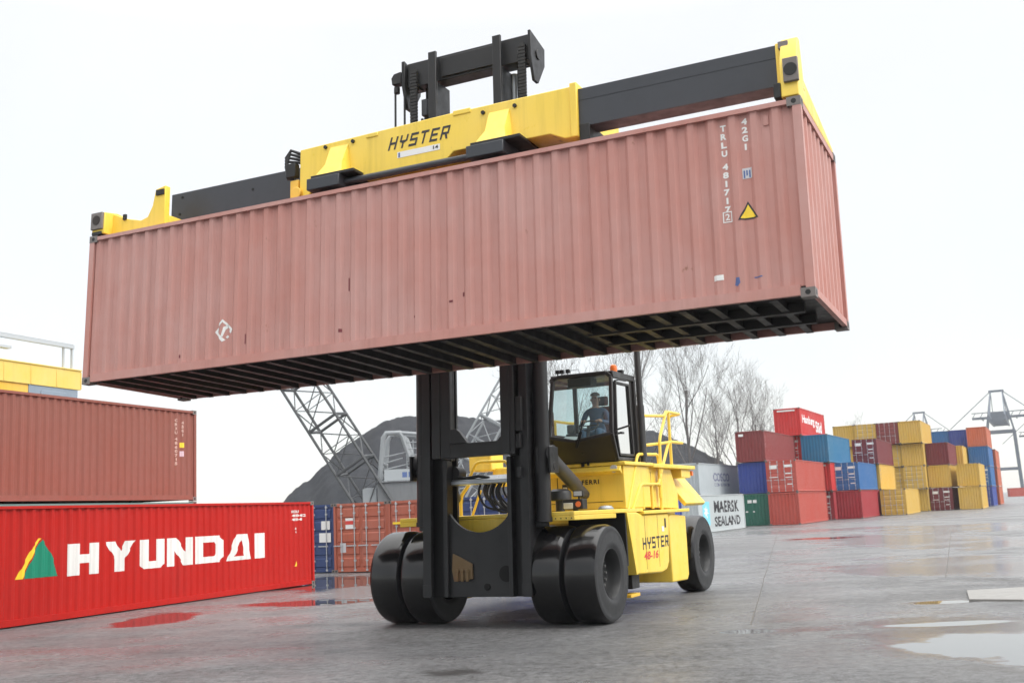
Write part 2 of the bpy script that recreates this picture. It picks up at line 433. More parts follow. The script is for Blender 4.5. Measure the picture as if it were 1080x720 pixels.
decal('warning_sign', ([(11.1+q,.62),(11.26+q,.62),(11.18+q,.78)], [(0,1,2)]), YELM, hy, fn, br)

u9 = Vector((-9.85, 33.75, 0))
d9 = Vector((math.sin(math.radians(20)), math.cos(math.radians(20)), 0)); r9 = math.radians(70)
tb, P = container('teal container behind the bright red one, only its roof edge showing', C['teal'], u9-d9*L40, r9, False)
tb.scale = (1, 1, 1.05)
rc, P = container('rust orange container on top of the teal one, upper left', C['rust_orange'], u9-d9*L40+Vector((0,0,2.735)), r9, False)
rc.scale = (1, 1, 1.065)
fn = side_fn(); br = side_breaks(L40)
decal('marking', vert_text('CRXU 4860715', 11.25, 2.3, .085, .075), paint('pale_marking', (.55,.40,.34), .5), rc, fn, br)
decal('marking', vert_text('45G1', 11.55, 2.25, .085, .075), paint('pale_marking', (.5,.4,.35), .5), rc, fn, br)
decal('marking', rect(11.45, 11.62, 1.50, 1.64), YELM, rc, fn, br)
decal('marking', rect(11.45, 11.60, 1.25, 1.40), paint('sticker_lilac', (.55,.45,.52), .5), rc, fn, br)

RT = Vector((math.cos(YAW), math.sin(YAW), 0)); AX = Vector((-math.sin(YAW), math.cos(YAW), 0)); RC = PI/2+YAW
p0 = Vector((-7.18, 42.0, 0))
mids = [('navy', 'dark blue container between the red container and an orange one, door stickers white'),
        ('orange', 'weathered orange container with double doors beside the left front tyres'),
        ('orange', 'orange container half hidden by the left mast leg and tyres'),
        ('navy', 'dark blue container seen through the mast opening, left of two'),
        ('royal', 'blue container seen through the mast opening, right of two')]
for i, (c, lab) in enumerate(mids):
    t, P = container(lab, C[c], p0+RT*(2.50*i)+AX*(.25 if i == 0 else .1*(i % 2)), RC, True, group='row of containers behind the truck')
    if i == 0:
        decal('placard', merge(rect(.22,.62,1.62,1.95), rect(.18,.72,1.15,1.5)), WHITE, P['door_leaf'], lambda s, t: (.012, s, t))
    if i == 1:
        decal('placard', rect(1.55,1.90,1.62,2.02), WHITE, P['door_leaf_far'], lambda s, t: (.014, s, t))
        decal('placard', rect(1.55,1.90,1.78,1.92), REDM, P['door_leaf_far'], lambda s, t: (.011, s, t))
        decal('placard', rect(1.9,2.15,.75,1.1), paint('sticker_pale', (.5,.5,.52), .5), P['door_leaf_far'], lambda s, t: (.014, s, t))
    if i == 2:
        G().box(-.05, -.012, .5, 2.2, 1.72, 1.80).obj('door_bar', YELM, t)

# ---- 3. stacked yard on the right: (right edge along the row, depth, level, colour, door end?, label)
GR = 'containers stacked across the yard'
S = [
 (-24.8,84.3,1,'grey',0,'grey container above the white one, just right of the cab'),
 (-21.25,71.6,0,'white',0,'dirty white container with black lettering and pale blue square'),
 (-24.8,84.5,0,'grey',0,'grey container mostly hidden under the upper grey one'),
 (-20.95,90.8,2,'brown',0,'brown container on top of the plain royal blue one'),
 (-20.95,91.0,1,'royal',0,'plain royal blue container between the brown and the dark green one'),
 (-20.85,90.2,0,'green',0,'dark green container at the foot of the stack'),
 (-18.35,89.8,1,'brick',1,'brick red container with white door stickers, second from the ground'),
 (-18.25,89.4,0,'brick',0,'plain brick red container on the ground beside the green one'),
 (-20.2,102.6,3,'bright',0,'bright red container alone on top, highest of the stacks'),
 (-20.4,103.2,2,'bright',1,'bright red container end squeezed between brown and teal blue, white stickers'),
 (-17.95,102.8,2,'tealblue',0,'teal blue container right below the topmost bright red one'),
 (-18.0,103.2,1,'bright',0,'bright red container with a white strip, under the teal blue one'),
 (-18.0,103.6,0,'crimson',1,'red container at the bottom with white patches on its doors, mostly hidden'),
 (-15.9,105.6,1,'blue',1,'bright blue container with door bars on top of the crimson one'),
 (-15.8,105.2,0,'crimson',0,'crimson container on the ground under the blue doors'),
 (-15.6,118.2,0,'navy',0,'navy container at ground level, a thin dark strip beside the crimson one'),
 (-15.6,117.4,1,'yellow',0,'yellow container under the maroon one with door bars'),
 (-15.6,117.0,2,'maroon',1,'maroon container with door bars, in the middle of the yellow ones'),
 (-13.15,116.0,0,'yellow',1,'yellow container with door bars on the ground right of the blue stack'),
 (-20.35,134.5,3,'yellow',0,'pale yellow container on top, leftmost of the high yellow row'),
 (-20.35,134.8,2,'yellow',0,'yellow container just left of the maroon doors, thin strip visible'),
 (-17.85,134.3,3,'yellow',1,'yellow container on top left of the brown one, with door bars'),
 (-17.85,134.9,2,'yellow',0,'yellow container behind the maroon one on the third level'),
 (-15.35,134.2,3,'brown',1,'dark brown container in the top row between two yellow ones'),
 (-12.85,134.0,3,'yellow',0,'plain yellow container at the right end of the top row'),
 (-15.35,134.8,2,'yellow',1,'yellow container with door bars below the dark brown one'),
 (-15.35,135.0,1,'yellow',1,'yellow container partly hidden on the second level behind the maroon stack'),
 (-12.85,134.6,2,'yellow',0,'plain yellow container on the third level left of the dark red one'),
 (-12.85,134.4,1,'yellow',1,'yellow container with door bars on the second level of its column'),
 (-12.85,134.8,0,'yellow',0,'yellow container at ground level left of the maroon doors'),
 (-10.35,136.6,2,'maroon',0,'dark red container on the third level beside yellow ones'),
 (-10.35,136.4,1,'yellow',0,'plain yellow container between two dark red ones'),
 (-10.35,136.2,0,'maroon',1,'dark red container with door bars on the ground between yellow ones'),
 (-9.6,148.8,2,'yellow',0,'yellow container showing its side behind the dark red one'),
 (-7.25,136.2,1,'yellow',0,'yellow container on top of the rightmost yellow pair'),
 (-7.25,135.8,0,'yellow',0,'yellow container on the ground at the right, under another yellow'),
 (-12.0,161.5,3,'blue',0,'blue container on top behind the yellow row, left one of two'),
 (-9.5,161.2,3,'royal',0,'darker blue container on top, beside the orange one'),
 (-9.5,161.4,2,'rustor',0,'rust orange container below the darker blue one'),
 (-7.0,157.0,3,'rustor',0,'rust orange container topping the blue column at right'),
 (-7.0,156.6,2,'blue',0,'blue container directly under the rust orange top one'),
 (-7.0,156.3,1,'blue',1,'blue container with door bars, second from ground at the far right'),
 (-7.0,156.0,0,'royal',1,'deep blue container at the foot of the far right column'),
 (-6.7,169.6,2,'rustor',0,'rust orange container side behind the far blue column, upper'),
 (-6.7,169.4,1,'rustor',0,'rust orange container side behind the far blue column, middle'),
 (-6.7,169.2,0,'rustor',0,'rust orange container side behind the far blue column, lowest'),
]
fn0 = side_fn(.006)
for a, b, lv, c, door, lab in S:
    t, P = container(lab, C[c], RT*a+AX*b+Vector((0,0,lv*2.6)), RC, bool(door), group=GR)
    br = side_breaks(L40)
    if c == 'white':
        decal('lettering', text_flat('MAERSK', 3.9, 10.6, 1.30, 2.15, .03), BLACKM, t, fn0, br)
        decal('lettering', text_flat('SEALAND', 3.9, 10.8, .35, 1.05, .03), BLACKM, t, fn0, br)
        decal('emblem', rect(1.0, 2.7, .5, 2.1), BLUEM, t, fn0, br)
        cx, cz = 1.85, 1.5
        star = [(cx+(.62 if i % 2 == 0 else .24)*math.sin(i*PI/7), cz-.1+(.5 if i % 2 == 0 else .2)*math.cos(i*PI/7)) for i in range(14)]
        decal('emblem', poly_flat([star]), WHITE, t, side_fn(.010), br)
    elif c == 'grey' and lv == 1:
        decal('lettering', text_flat('COSCO', 4.2, 9.2, 1.15, 1.85, .03), GREYM, t, fn0, br)
        decal('lettering', text_flat('CONTAINER', 4.3, 9.2, .75, 1.0, .02), GREYM, t, fn0, br)
    elif lv == 3 and c == 'bright':
        decal('lettering', text_flat('Hamburg', 1.2, 6.9, 1.0, 2.0, .04), WHITE, t, fn0, br)
        decal('lettering', text_flat('Süd', 7.4, 10.6, .6, 1.75, .04), WHITE, t, fn0, br)
        decal('placard', rect(.45, 2.1, 2.28, 2.42), WHITE, t, lambda s, u: (-.004, s, u))
    if lab.startswith('bright red container with a white strip'):
        decal('placard', rect(.4, 1.8, 2.28, 2.42), WHITE, t, lambda s, u: (-.004, s, u))
    if c == 'green': decal('placard', merge(rect(1.0,1.3,1.85,2.1), rect(1.4,1.75,1.85,2.1), rect(1.2,1.35,1.1,1.2), rect(1.75,1.95,1.1,1.2)), WHITE, t, lambda s, u: (.008, s, u))
    if c in ('brown', 'tealblue', 'royal', 'crimson', 'maroon') and not door:
        decal('marking', rect(1.75, 2.15, 2.15, 2.35), WHITE, t, lambda s, u: (.008, s, u)) if c == 'brown' else None
        decal('marking', vert_text('4521837', .6, 2.2, .13, .13, .3), paint('pale_marking2', (.62,.60,.60), .5), t, fn0, br)
    if c in ('yellow', 'blue') and not door:
        decal('marking', vert_text('MSCU 42', .9, 2.2, .16, .16, .25), GREYM, t, fn0, br)
    if door and c in ('brick', 'bright', 'crimson', 'blue', 'maroon'):
        fd = lambda s, u: (.012, s, u)
        decal('placard', rect(1.55, 2.15, 1.9, 2.2), WHITE, P['door_leaf_far'], fd)
        decal('placard', rect(.3, .95, 2.0, 2.2), WHITE, P['door_leaf'], fd)
        decal('placard', merge(rect(.35,.9,1.45,1.55), rect(.35,.9,1.15,1.22), rect(1.5,2.2,1.2,1.26), rect(.4,.8,.6,.68)), WHITE, P['door_leaf'], fd)
t, P = container('faint red container lying crosswise far away at the right edge', C['brick'], (146, 330, 0), math.radians(-8), False, group=None)
t, P = container('faint green container end far away behind the blue column', C['green'], (136.5, 322, 5.2), RC, False)
t, P = container('faint grey container far away directly under the green one', C['grey'], (136.5, 322, 2.6), RC, False)
t, P = container('faint grey container far away at the foot of the green one', C['grey'], (136.5, 322, 0), RC, False)

# ------------------------------------------------------------------ the lift truck
TW = Vector((-.45145, 20.19236, 0))
tr = thing('container_handler', 'yellow container lift truck with tall black mast and smooth black tyres', 'lift truck', TW, (0,0,YAW))
ML = (-.07, -.95, 0)
# -- mast
g = G()
for s_ in (-1, 1):
    fx = lambda x: .08+s_*x
    def mb(xa, xb, *r): g.box(min(fx(xa), fx(xb)), max(fx(xa), fx(xb)), *r)
    mb(.90, 1.06, .06, .13, .53, 6.6)            # front flange
    mb(.98, 1.05, .131, .62, .53, 6.6)           # web
    mb(.66, 1.06, .62, .68, .53, 6.6)            # rear flange
    mb(.60, .979, .30, .34, .53, 6.6)            # recessed lower stiffener
    mb(.60, .68, .14, .299, .53, 2.93)           # inner guide strip
    mb(.89, 1.07, .05, .059, .55, .75)
pl = [(-.56,.53),(.72,.53),(.72,2.0)]
cx, cz, R = .085, 2.345, .705
a0 = math.atan2(2.0-cz, .70-cx); a1 = math.atan2(2.0-cz, -.53-cx)
for i in range(17):
    a = a0+(a1-a0)*i/16; pl.append((cx+R*math.cos(a), cz+R*math.sin(a)))
pl.append((-.56, 2.0))
g.prism(pl, 'y', .22, .30)
mast = g.obj('mast', MAST, tr, ML, (TILT,0,0), .008)
g = G()
for x0, x1, xw in ((-.70,-.53,-.40), (.69,.86,.72)):
    g.box(x0, x1, -.08, -.02, 2.95, 10.80)
    g.box(x1-.07, x1, -.019, .42, 2.95, 10.19); g.box(x0, x1, .421, .47, 2.95, 10.19)
g.box(-.53, -.33, -.06, .0, 2.95, 6.9); g.box(.86, .94, -.06, .0, 2.95, 6.9)
g.box(-.33, .69, -.06, .06, 2.95, 3.20)
g.prism([(-.33,3.2),(.02,3.2),(-.13,3.40),(-.20,3.46),(-.33,3.46)], 'y', -.075, .045)
g.prism([(.69,3.2),(.60,3.2),(.69,3.29)], 'y', -.058, .058)
g.obj('inner_mast', MAST, mast, bevel=.008)
G().box(-1.27, 1.384, .10, .42, 10.25, 10.76).box(-.50, .68, .06, .099, 10.30, 10.70).obj('mast_crossbeam', MAST, mast, bevel=.01)
for sx in (-1, 1):
    cxp = .075+sx*1.20
    g = G(); g.cyl((cxp, .36, 1.80), (cxp, .36, 6.3), .135, n=24); g.cyl((cxp, .36, 1.78), (cxp, .36, 1.86), .15, n=24); g.cyl((cxp, .36, 6.2), (cxp, .36, 6.35), .15, n=24)
    g.cyl((cxp-sx*.2, .36, 6.3), (cxp-sx*.2, .36, 10.3), .075, n=16)
    g.obj('lift_cylinder', MAST, mast)
    cc = .075+sx*1.17
    g = G()
    z = 7.0
    while z < 10.55:
        g.box(cc-.075, cc+.075, .02, .07, z, z+.052); z += .066
    g.box(cc-.05, cc+.05, .035, .055, 6.9, 10.6)
    g.obj('lift_chain', DARK, mast)
# right side plate and pulley, left hose pulley
g = G(); g.prism([(.02,10.80),(.66,10.66),(.64,10.30),(.34,9.85),(.16,9.85),(.02,10.3)], 'x', 1.385, 1.44)
g.cyl((1.43,.33,10.42), (1.465,.33,10.42), .10, n=18); g.obj('side_plate', MAST, mast, bevel=.006)
g = G(); g.prism([(.02,10.80),(.66,10.66),(.64,10.30),(.34,9.85),(.16,9.85),(.02,10.3)], 'x', -1.36, -1.29); g.obj('side_plate', MAST, mast, bevel=.006)
for cc in (-1.09, 1.20): G().lathe([(.0,-.06),(.17,-.06),(.17,.06),(0,.06)], (cc,.22,10.38), 'x', 24).obj('pulley', MAST, mast)
g = G(); g.prism([(-1.58,10.36),(-1.60,10.50),(-1.54,10.58),(-1.38,10.60),(-1.38,10.36)], 'y', .02, .18); g.cyl((-1.52,.11,10.2),(-1.52,.11,10.33),.06); g.obj('hose_guide', MAST, mast, bevel=.01)
for x in (-1.55, -1.34): G().cyl((x,.1,6.8), (x,.1,10.32), .022, n=8).obj('hose', HOSE, mast)
g = G(); g.box(-.96,-.84,.1,.3,9.62,9.95); g.obj('chain_anchor', BEAMB, mast, bevel=.006)
for x in (-1.0,-.93,-.80): G().cyl((x,.2,6.8),(x,.2,9.6),.028,n=8).obj('hose', HOSE, mast)
g = G(); g.cyl((.86,.5,6.8),(.86,.5,10.2),.10,n=20); g.obj('cylinder_rod', GREYS, mast)
# right-hand brackets on the mast leg
for z0, z1, w in ((3.35,3.95,.07), (2.55,2.72,.05), (3.05,3.3,.05)): G().box(.95, .95+w*1.6, -.02, .058, z0, z1).obj('mast_bracket', MAST, mast, bevel=.006)
G().box(1.14,1.34,.28,.44,1.70,1.775).obj('cylinder_foot', MAST, mast, bevel=.006)
G().box(-1.19,-.98,.28,.44,1.70,1.775).obj('cylinder_foot', MAST, mast, bevel=.006)
# bottom plate details
RUSTY = paint('rusty_yellow_iron', (.14,.085,.03), .65, .4, .5, .6)
g = G(); g.prism([(-.42,.80),(-.05,.84),(-.06,1.10),(-.30,1.22),(-.44,1.28),(-.46,1.0)], 'y', .17, .219)
for x in (-.34,-.24,-.14): g.cyl((x,.15,.96),(x,.15,.80),.03,n=8); g.cyl((x,.12,.98),(x,.2,.98),.035,n=8)
g.obj('axle_bracket', RUSTY, mast, bevel=.006)
for x_, z_, r0_ in ((.60,.92,.14), (.22,.70,.06)): G().cyl((x_,.205,z_),(x_,.219,z_),r0_,n=28).obj('plate_hole', flat('hole_black', (.003,.003,.003), .9), mast)
# hose bridge across the mast
g = G(); g.box(-.56,.72,.30,.55,2.50,2.56); g.prism([(.30,2.56),(.55,2.56),(.55,2.66),(.34,2.58)], 'x', -.55, .71); g.obj('hose_bridge', GREYS, mast, bevel=.005)
g = G(); g.cyl((-.50,.35,2.72),(-.50,.62,2.72),.12,n=20); g.tube([(-.5,.4,2.6),(-.2,.4,2.62),(0,.38,2.64),(.2,.4,2.6)],.03,8); g.obj('hose_roller', DARK, mast)
rr = random.Random(3)
for i in range(10):
    x0 = .02+.055*i+rr.uniform(-.02,.02); dp = rr.uniform(.42,.66); y0 = .50+rr.uniform(-.05,.15); xe = x0+rr.uniform(.18,.45)
    P_ = [(x0+rr.uniform(-.02,.02), y0, 2.62), (x0-.10-rr.uniform(0,.05), y0+.03, 2.62-dp*.45), (x0-.04, y0+.08, 2.62-dp*.85), (x0+.12, y0+.14, 2.62-dp*1.02), (xe, y0+.22, 2.62-dp*.95+rr.uniform(-.03,.05)), (xe+.25, y0+.4, 2.62-dp*.80)]
    pts = []
    for k in range(len(P_)-1):                       # Catmull-Rom through the points
        p0_, p1_, p2_, p3_ = [Vector(P_[max(0, min(len(P_)-1, k+d))]) for d in (-1,0,1,2)]
        for t_ in (0,.25,.5,.75): pts.append(.5*((2*p1_)+(p2_-p0_)*t_+(2*p0_-5*p1_+4*p2_-p3_)*t_*t_+(3*p1_-p0_-3*p2_+p3_)*t_**3))
    pts.append(Vector(P_[-1])); G().tube(pts, rr.choice((.018,.022,.027)), 8).obj('hose', HOSE, mast)
# carriage between mast and spreader
g = G(); g.box(-1.25,1.40,-.42,-.12,7.35,8.0); g.box(-1.1,-.8,-.40,-.13,7.0,8.8); g.box(.95,1.25,-.40,-.13,7.0,8.8)
for x in (-.7,.7): g.box(x-.18,x+.18,-1.9,-.42,7.45,7.85)
g.obj('carriage', MAST, mast, bevel=.01)

# -- spreader, in the frame of the container it holds
g = G(); g.prism([(4.24,2.68),(4.42,2.68),(4.66,2.93),(5.25,2.93),(5.42,2.79),(6.90,2.79),(7.05,2.92),(7.90,2.93),(8.02,2.88),(8.62,2.88),(8.85,2.77),(8.955,2.77),(8.955,3.53),(7.0,3.53),(4.24,3.47)], 'y', .30, 1.95)
g.box(8.95,9.06,.27,1.98,2.76,3.57)
g.box(7.05,7.35,.285,.31,3.47,3.55); g.box(5.50,5.72,.285,.31,3.42,3.49)
spr = g.obj('spreader', YEL, tr, (-5.35, -4.65, 4.39842), (TILT, RY, 0), .012)
for xa in (4.60, 7.42):
    g = G(); vs_b = [(xa+.24,.299,3.40),(xa+.57,.299,3.40),(xa+.62,.299,2.875),(xa+.62,.04,2.875),(xa+.57,.26,3.34),(xa+.24,.26,3.34),(xa+.14,.04,2.875),(xa+.14,.299,2.875),(xa+.56,.14,3.06),(xa+.24,.14,3.06)]
    g.add(vs_b, [(0,1,4,5),(5,4,8,9),(9,8,3,6),(6,3,2,7),(0,5,9,6,7),(1,2,3,8,4),(0,7,2,1)])
    g.obj('foot_bracket', YEL, spr)
    G().box(xa,xa+.60,-.01,.60,2.635,2.82).obj('foot_box', BEAMB, spr, bevel=.012)
    G().box(xa+.05,xa+.85,.03,.75,2.825,2.872).obj('foot_plate', DARK, spr, bevel=.006)
    for dx in (.14, .66): G().cyl((xa+dx,.27,3.42),(xa+dx,.31,3.42),.03,n=12).obj('hinge_pin', DARK, spr)
G().cyl((5.2,.20,2.74),(7.42,.20,2.74),.05,n=16).obj('side_shift_cylinder', BEAMB, spr)
G().box(9.065,9.22,.32,1.6,2.66,2.945).obj('beam_stop', DARK, spr, bevel=.01)
G().box(9.06,11.95,.33,.66,2.91,3.48).box(9.06,11.9,.325,.331,3.30,3.305).obj('telescopic_beam', BEAMB, spr, bevel=.012)
g = G(); g.box(1.15,4.18,.72,1.28,2.86,3.37); g.obj('telescopic_beam', BEAMB, spr, bevel=.012)
g = G()
for x, z in ((2.95,3.16),(1.35,2.98),(1.40,3.28)): g.cyl((x,.712,z),(x,.725,z),.025,n=10)
g.obj('beam_hole', flat('hole_black2', (.005,.005,.005), .8), spr)
# end arms (yellow) reaching across the container at both ends
g = G(); g.prism([(.03,2.62),(.05,3.10),(.26,3.50),(.36,3.50),(.46,2.98),(2.40,2.68),(2.43,2.62)], 'x', 11.95, 12.17)
g.box(11.86,11.95,.32,.68,2.90,3.50)
ea = g.obj('end_arm', YEL, spr, bevel=.012)
G().box(12.0,12.19,-.01,.05,2.80,3.12).obj('twist_lock_housing', CAST, spr, bevel=.008)
G().cyl((12.095,-.016,2.96),(12.095,.0,2.96),.085,n=22).obj('lock_window', flat('hole_black3', (.006,.006,.006), .6), spr)
G().box(11.92,12.05,.20,.28,3.36,3.46).obj('lug', CAST, spr, bevel=.008)
G().box(11.86,11.95,.02,.2,2.62,2.82).obj('hose_block', DARK, spr, bevel=.008)
g = G()
g.prism([(.10,2.63),(.10,3.02),(.30,3.02),(.62,2.88),(.95,2.80),(1.10,2.84),(1.20,3.02),(1.26,3.30),(1.48,3.34),(1.48,2.66),(.9,2.63)], 'y', .22, .34)
g.prism([(.10,2.63),(.10,3.02),(.30,3.02),(.62,2.88),(.95,2.80),(1.10,2.84),(1.20,3.02),(1.26,3.30),(1.48,3.34),(1.48,2.66),(.9,2.63)], 'y', 1.20, 1.32)
g.box(1.10,1.48,.34,1.20,2.66,2.84)
g.prism([(.02,2.62),(.03,3.0),(.32,3.05),(.60,3.02),(2.40,2.84),(2.43,2.62)], 'x', .02, .30)
g.obj('end_arm', YEL, spr, bevel=.012)
G().box(.02,.28,-.015,.05,2.70,3.0).obj('twist_lock_housing', CAST, spr, bevel=.008)
G().cyl((.15,-.022,2.86),(.15,-.0,2.86),.085,n=22).obj('lock_window', flat('hole_black4', (.02,.012,.008), .6), spr)
for bx_ in ((.04,.26,.0,.2,2.60,2.66),(1.28,1.46,.20,.24,3.18,3.28),(.55,.62,.19,.23,2.86,2.96)): G().box(*bx_).obj('twist_lock' if bx_[2] == 0 else 'lug', DARK, spr, bevel=.006)
# hoses and lower lug at the left end of the main beam
g = G(); g.box(4.02,4.18,.34,1.3,2.64,3.0); g.cyl((4.2,.24,2.74),(4.2,.34,2.74),.10,n=18); g.obj('beam_lug', YELD, spr, bevel=.01)
for i in range(4):
    G().tube([(4.18,.4,3.45-.05*i),(4.02-.02*i,.35,3.52-.06*i),(3.94,.33,3.40-.05*i),(3.96,.36,3.2-.05*i),(4.06,.4,3.05)], .028, 8).obj('hose', HOSE, spr)
G().box(3.96,4.14,.30,.42,3.05,3.28).obj('valve_block', DARK, spr, bevel=.008)
ffn = lambda y: (lambda s, t: (s, y, t))
# italic block lettering
def hyster(x0, x1, z0, z1, sl=.12):
    w = .13; gp = .045; n = 6; cw = (1-gp*(n-1))/n; t = .030; v = .17
    def L_(i, polys): return [[(i*(cw+gp)+x*cw, y) for x, y in p] for p in polys]
    a = .22; b = 1-a
    D = [
     [[(0,0),(a,0),(a,.41),(b,.41),(b,0),(1,0),(1,1),(b,1),(b,.59),(a,.59),(a,1),(0,1)]],
     [[(.39,0),(.61,0),(.61,.38),(1,.50),(1,1),(b,1),(b,.60),(a,.60),(a,1),(0,1),(0,.50),(.39,.38)]],
     [[(0,0),(1,0),(1,.59),(a,.59),(a,.82),(1,.82),(1,1),(0,1),(0,.41),(b,.41),(b,.18),(0,.18)]],
     [[(.39,0),(.61,0),(.61,.82),(1,.82),(1,1),(0,1),(0,.82),(.39,.82)]],
     [[(0,0),(1,0),(1,.18),(a,.18),(a,.41),(.9,.41),(.9,.59),(a,.59),(a,.82),(1,.82),(1,1),(0,1)]],
     [[(0,0),(a,0),(a,.36),(.50,.36),(.76,0),(1,0),(.78,.36),(1,.36),(1,1),(0,1)], [(a,.53),(b,.53),(b,.83),(a,.83)]]]
    out = []
    for i, p in enumerate(D):
        pp = [[(x0+(x+sl*(y-.5)*.5)*(x1-x0), z0+y*(z1-z0)) for x, y in q] for q in L_(i, p)]
        out.append(poly_flat(pp))
    return merge(*out)
decal('lettering', hyster(5.93, 6.98, 3.14, 3.345), BLACKM, spr, ffn(.296))
decal('sticker', rect(6.07, 6.82, 2.99, 3.085), WHITE, spr, ffn(.296))
decal('sticker_print', merge(rect(6.09,6.12,3.0,3.07)), NAVYM, spr, ffn(.293))
decal('sticker_print', merge(text_flat('14', 6.70, 6.79, 3.015, 3.07, .03)), BLACKM, spr, ffn(.293))

# -- wheels
def tyre(name, xc, yc, w, R, outer, parent):
    hw = w/2; s = outer
    g = G(); g.mi = 0
    pr = [(R*.985,-hw*.80),(R,-hw*.66),(R*1.004,0),(R,hw*.66),(R*.985,hw*.80),(R*.955,hw*.93)]
    g.lathe([(R*.955,-hw*.93)]+pr, (0,0,0), 'x', 64)
    g.mi = 1
    for e in (-1, 1):
        g.lathe([(R*.955,e*hw*.93),(R*.90,e*hw*.985),(R*.885,e*hw*.97),(R*.80,e*hw*1.0),(R*.65,e*hw*1.0),(R*.60,e*hw*1.01),(R*.56,e*hw*.96),(R*.50,e*hw*.90)], (0,0,0), 'x', 64)
    t = g.obj('wheel', [TREAD, SIDEW], parent, (xc, yc, R), ang=40)
    g = G(); e = s
    g.lathe([(R*.53,-hw*.9),(R*.53,e*hw*.88),(R*.505,e*hw*.93),(R*.49,e*hw*.88),(R*.46,e*hw*.55),(R*.45,e*hw*.45),(R*.44,e*hw*.22),(R*.42,e*hw*.12),(R*.20,e*hw*.10),(R*.19,e*hw*.20),(R*.10,e*hw*.26),(0,e*hw*.26)], (0,0,0), 'x', 48)
    g.mi = 1
    for k in range(14):
        a = 2*PI*k/14; y, z = R*.31*math.cos(a), R*.31*math.sin(a); g.cyl((e*hw*.10,y,z),(e*hw*.24,y,z),R*.030,n=8)
    g.obj('rim', [paint('rim_dark_grey', (.016,.017,.018), .5, .2, .3, .1), paint('wheel_nut_grey', (.13,.13,.13), .5, .2, .3, .1)], t)
    return t
R1 = .84
for s in (-1, 1):
    tyre('wheel', s*1.93, 0, .60, R1, s, tr); tyre('wheel', s*1.28, 0, .60, R1, s, tr)
R2 = .85
for s in (-1, 1): tyre('wheel', s*1.62, 6.75, .56, R2, s, tr)
# -- chassis, decks, side bodies
g = G(); g.box(-.90,.90,.0,6.6,.62,1.60); g.cyl((-1.80,0,R1),(1.80,0,R1),.12); g.cyl((-1.5,6.75,R2),(1.5,6.75,R2),.12); g.box(-.55,.55,-.55,.0,.75,1.5)
g.obj('chassis', DARK, tr, bevel=.02)
deck = [(-2.14,1.05),(-2.14,.55),(-1.75,-.45),(-1.05,-.45),(-1.0,-.1),(1.0,-.1),(1.05,-.45),(1.75,-.45),(2.14,.55),(2.14,1.05),(2.14,2.0),(-2.14,2.0)]
g = G(); g.prism(deck, 'z', 1.855, 1.925)
g.prism([(-2.14,.55),(-1.75,-.45),(-1.05,-.45),(-1.05,-.41),(-1.73,-.41),(-2.10,.55)], 'z', 1.77, 1.855); g.prism([(2.14,.55),(1.75,-.45),(1.05,-.45),(1.05,-.41),(1.73,-.41),(2.10,.55)], 'z', 1.77, 1.855)
g.box(-.99,.99,-.099,.2,1.50,1.85)
g.obj('front_deck', YEL, tr, bevel=.01)
for s in (-1, 1):
    x0, x1 = sorted((s*1.0, s*2.13))
    g = G(); g.box(x0,x1,1.02,1.08,.9,1.85); g.obj('mudguard', DARK, tr, bevel=.01)
    pl = [(1.08,1.855),(1.42,.72),(2.9,.66),(3.2,.70),(3.36,.84),(3.50,1.72),(3.50,1.80),(1.9,1.80),(1.6,1.855)]
    x0, x1 = sorted((s*1.2, s*2.15))
    g = G(); g.prism(pl, 'x', x0, x1); tank = g.obj('side_tank', YEL, tr, bevel=.03)
    if s > 0:
        f = lambda y, z: (2.154, y, z)
        decal('lettering', hyster(1.83, 3.36, 1.15, 1.37, .0), BLACKM, tank, f)
        decal('lettering', text_flat('48-16', 1.86, 2.70, .955, 1.11, .03, .2), REDM, tank, f)
        decal('filler_slot', rect(3.18, 3.28, 1.52, 1.70), flat('hole_black5', (.01,.01,.01), .6), tank, f)
    x0, x1 = sorted((s*1.35, s*2.12))
    pr = [(3.60,.42),(4.60,.40),(4.72,.50),(4.72,1.72),(3.70,1.78),(3.60,1.70)]
    g = G(); g.prism(pr, 'x', x0, x1); g.obj('rear_pillar', YEL, tr, bevel=.025)
    # ledge, stair stringer and steps
    x0, x1 = sorted((s*1.2, s*2.20))
    g = G(); g.box(x0,x1,1.88,4.78,1.805,1.87); g.obj('ledge', YEL, tr, bevel=.012)
    # sloped rear fender plate
    q1 = [(s*1.52,2.66),(s*1.62,2.66),(s*2.16,1.98),(s*2.10,1.92),(s*1.50,2.55)]
    g = G(); g.prism(q1, 'y', 4.75, 6.15); g.obj('rear_fender', YEL, tr, bevel=.015)
    x0, x1 = sorted((s*1.55, s*2.0))
    g = G(); g.box(x0,x1,1.45,1.95,.30,.36); g.bar((s*1.62,1.7,.36),(s*1.62,1.7,.75),.05); g.box(x0,x1,1.75,1.95,.62,.66) if s < 0 else None; g.obj('lower_step', YELD, tr, bevel=.008)
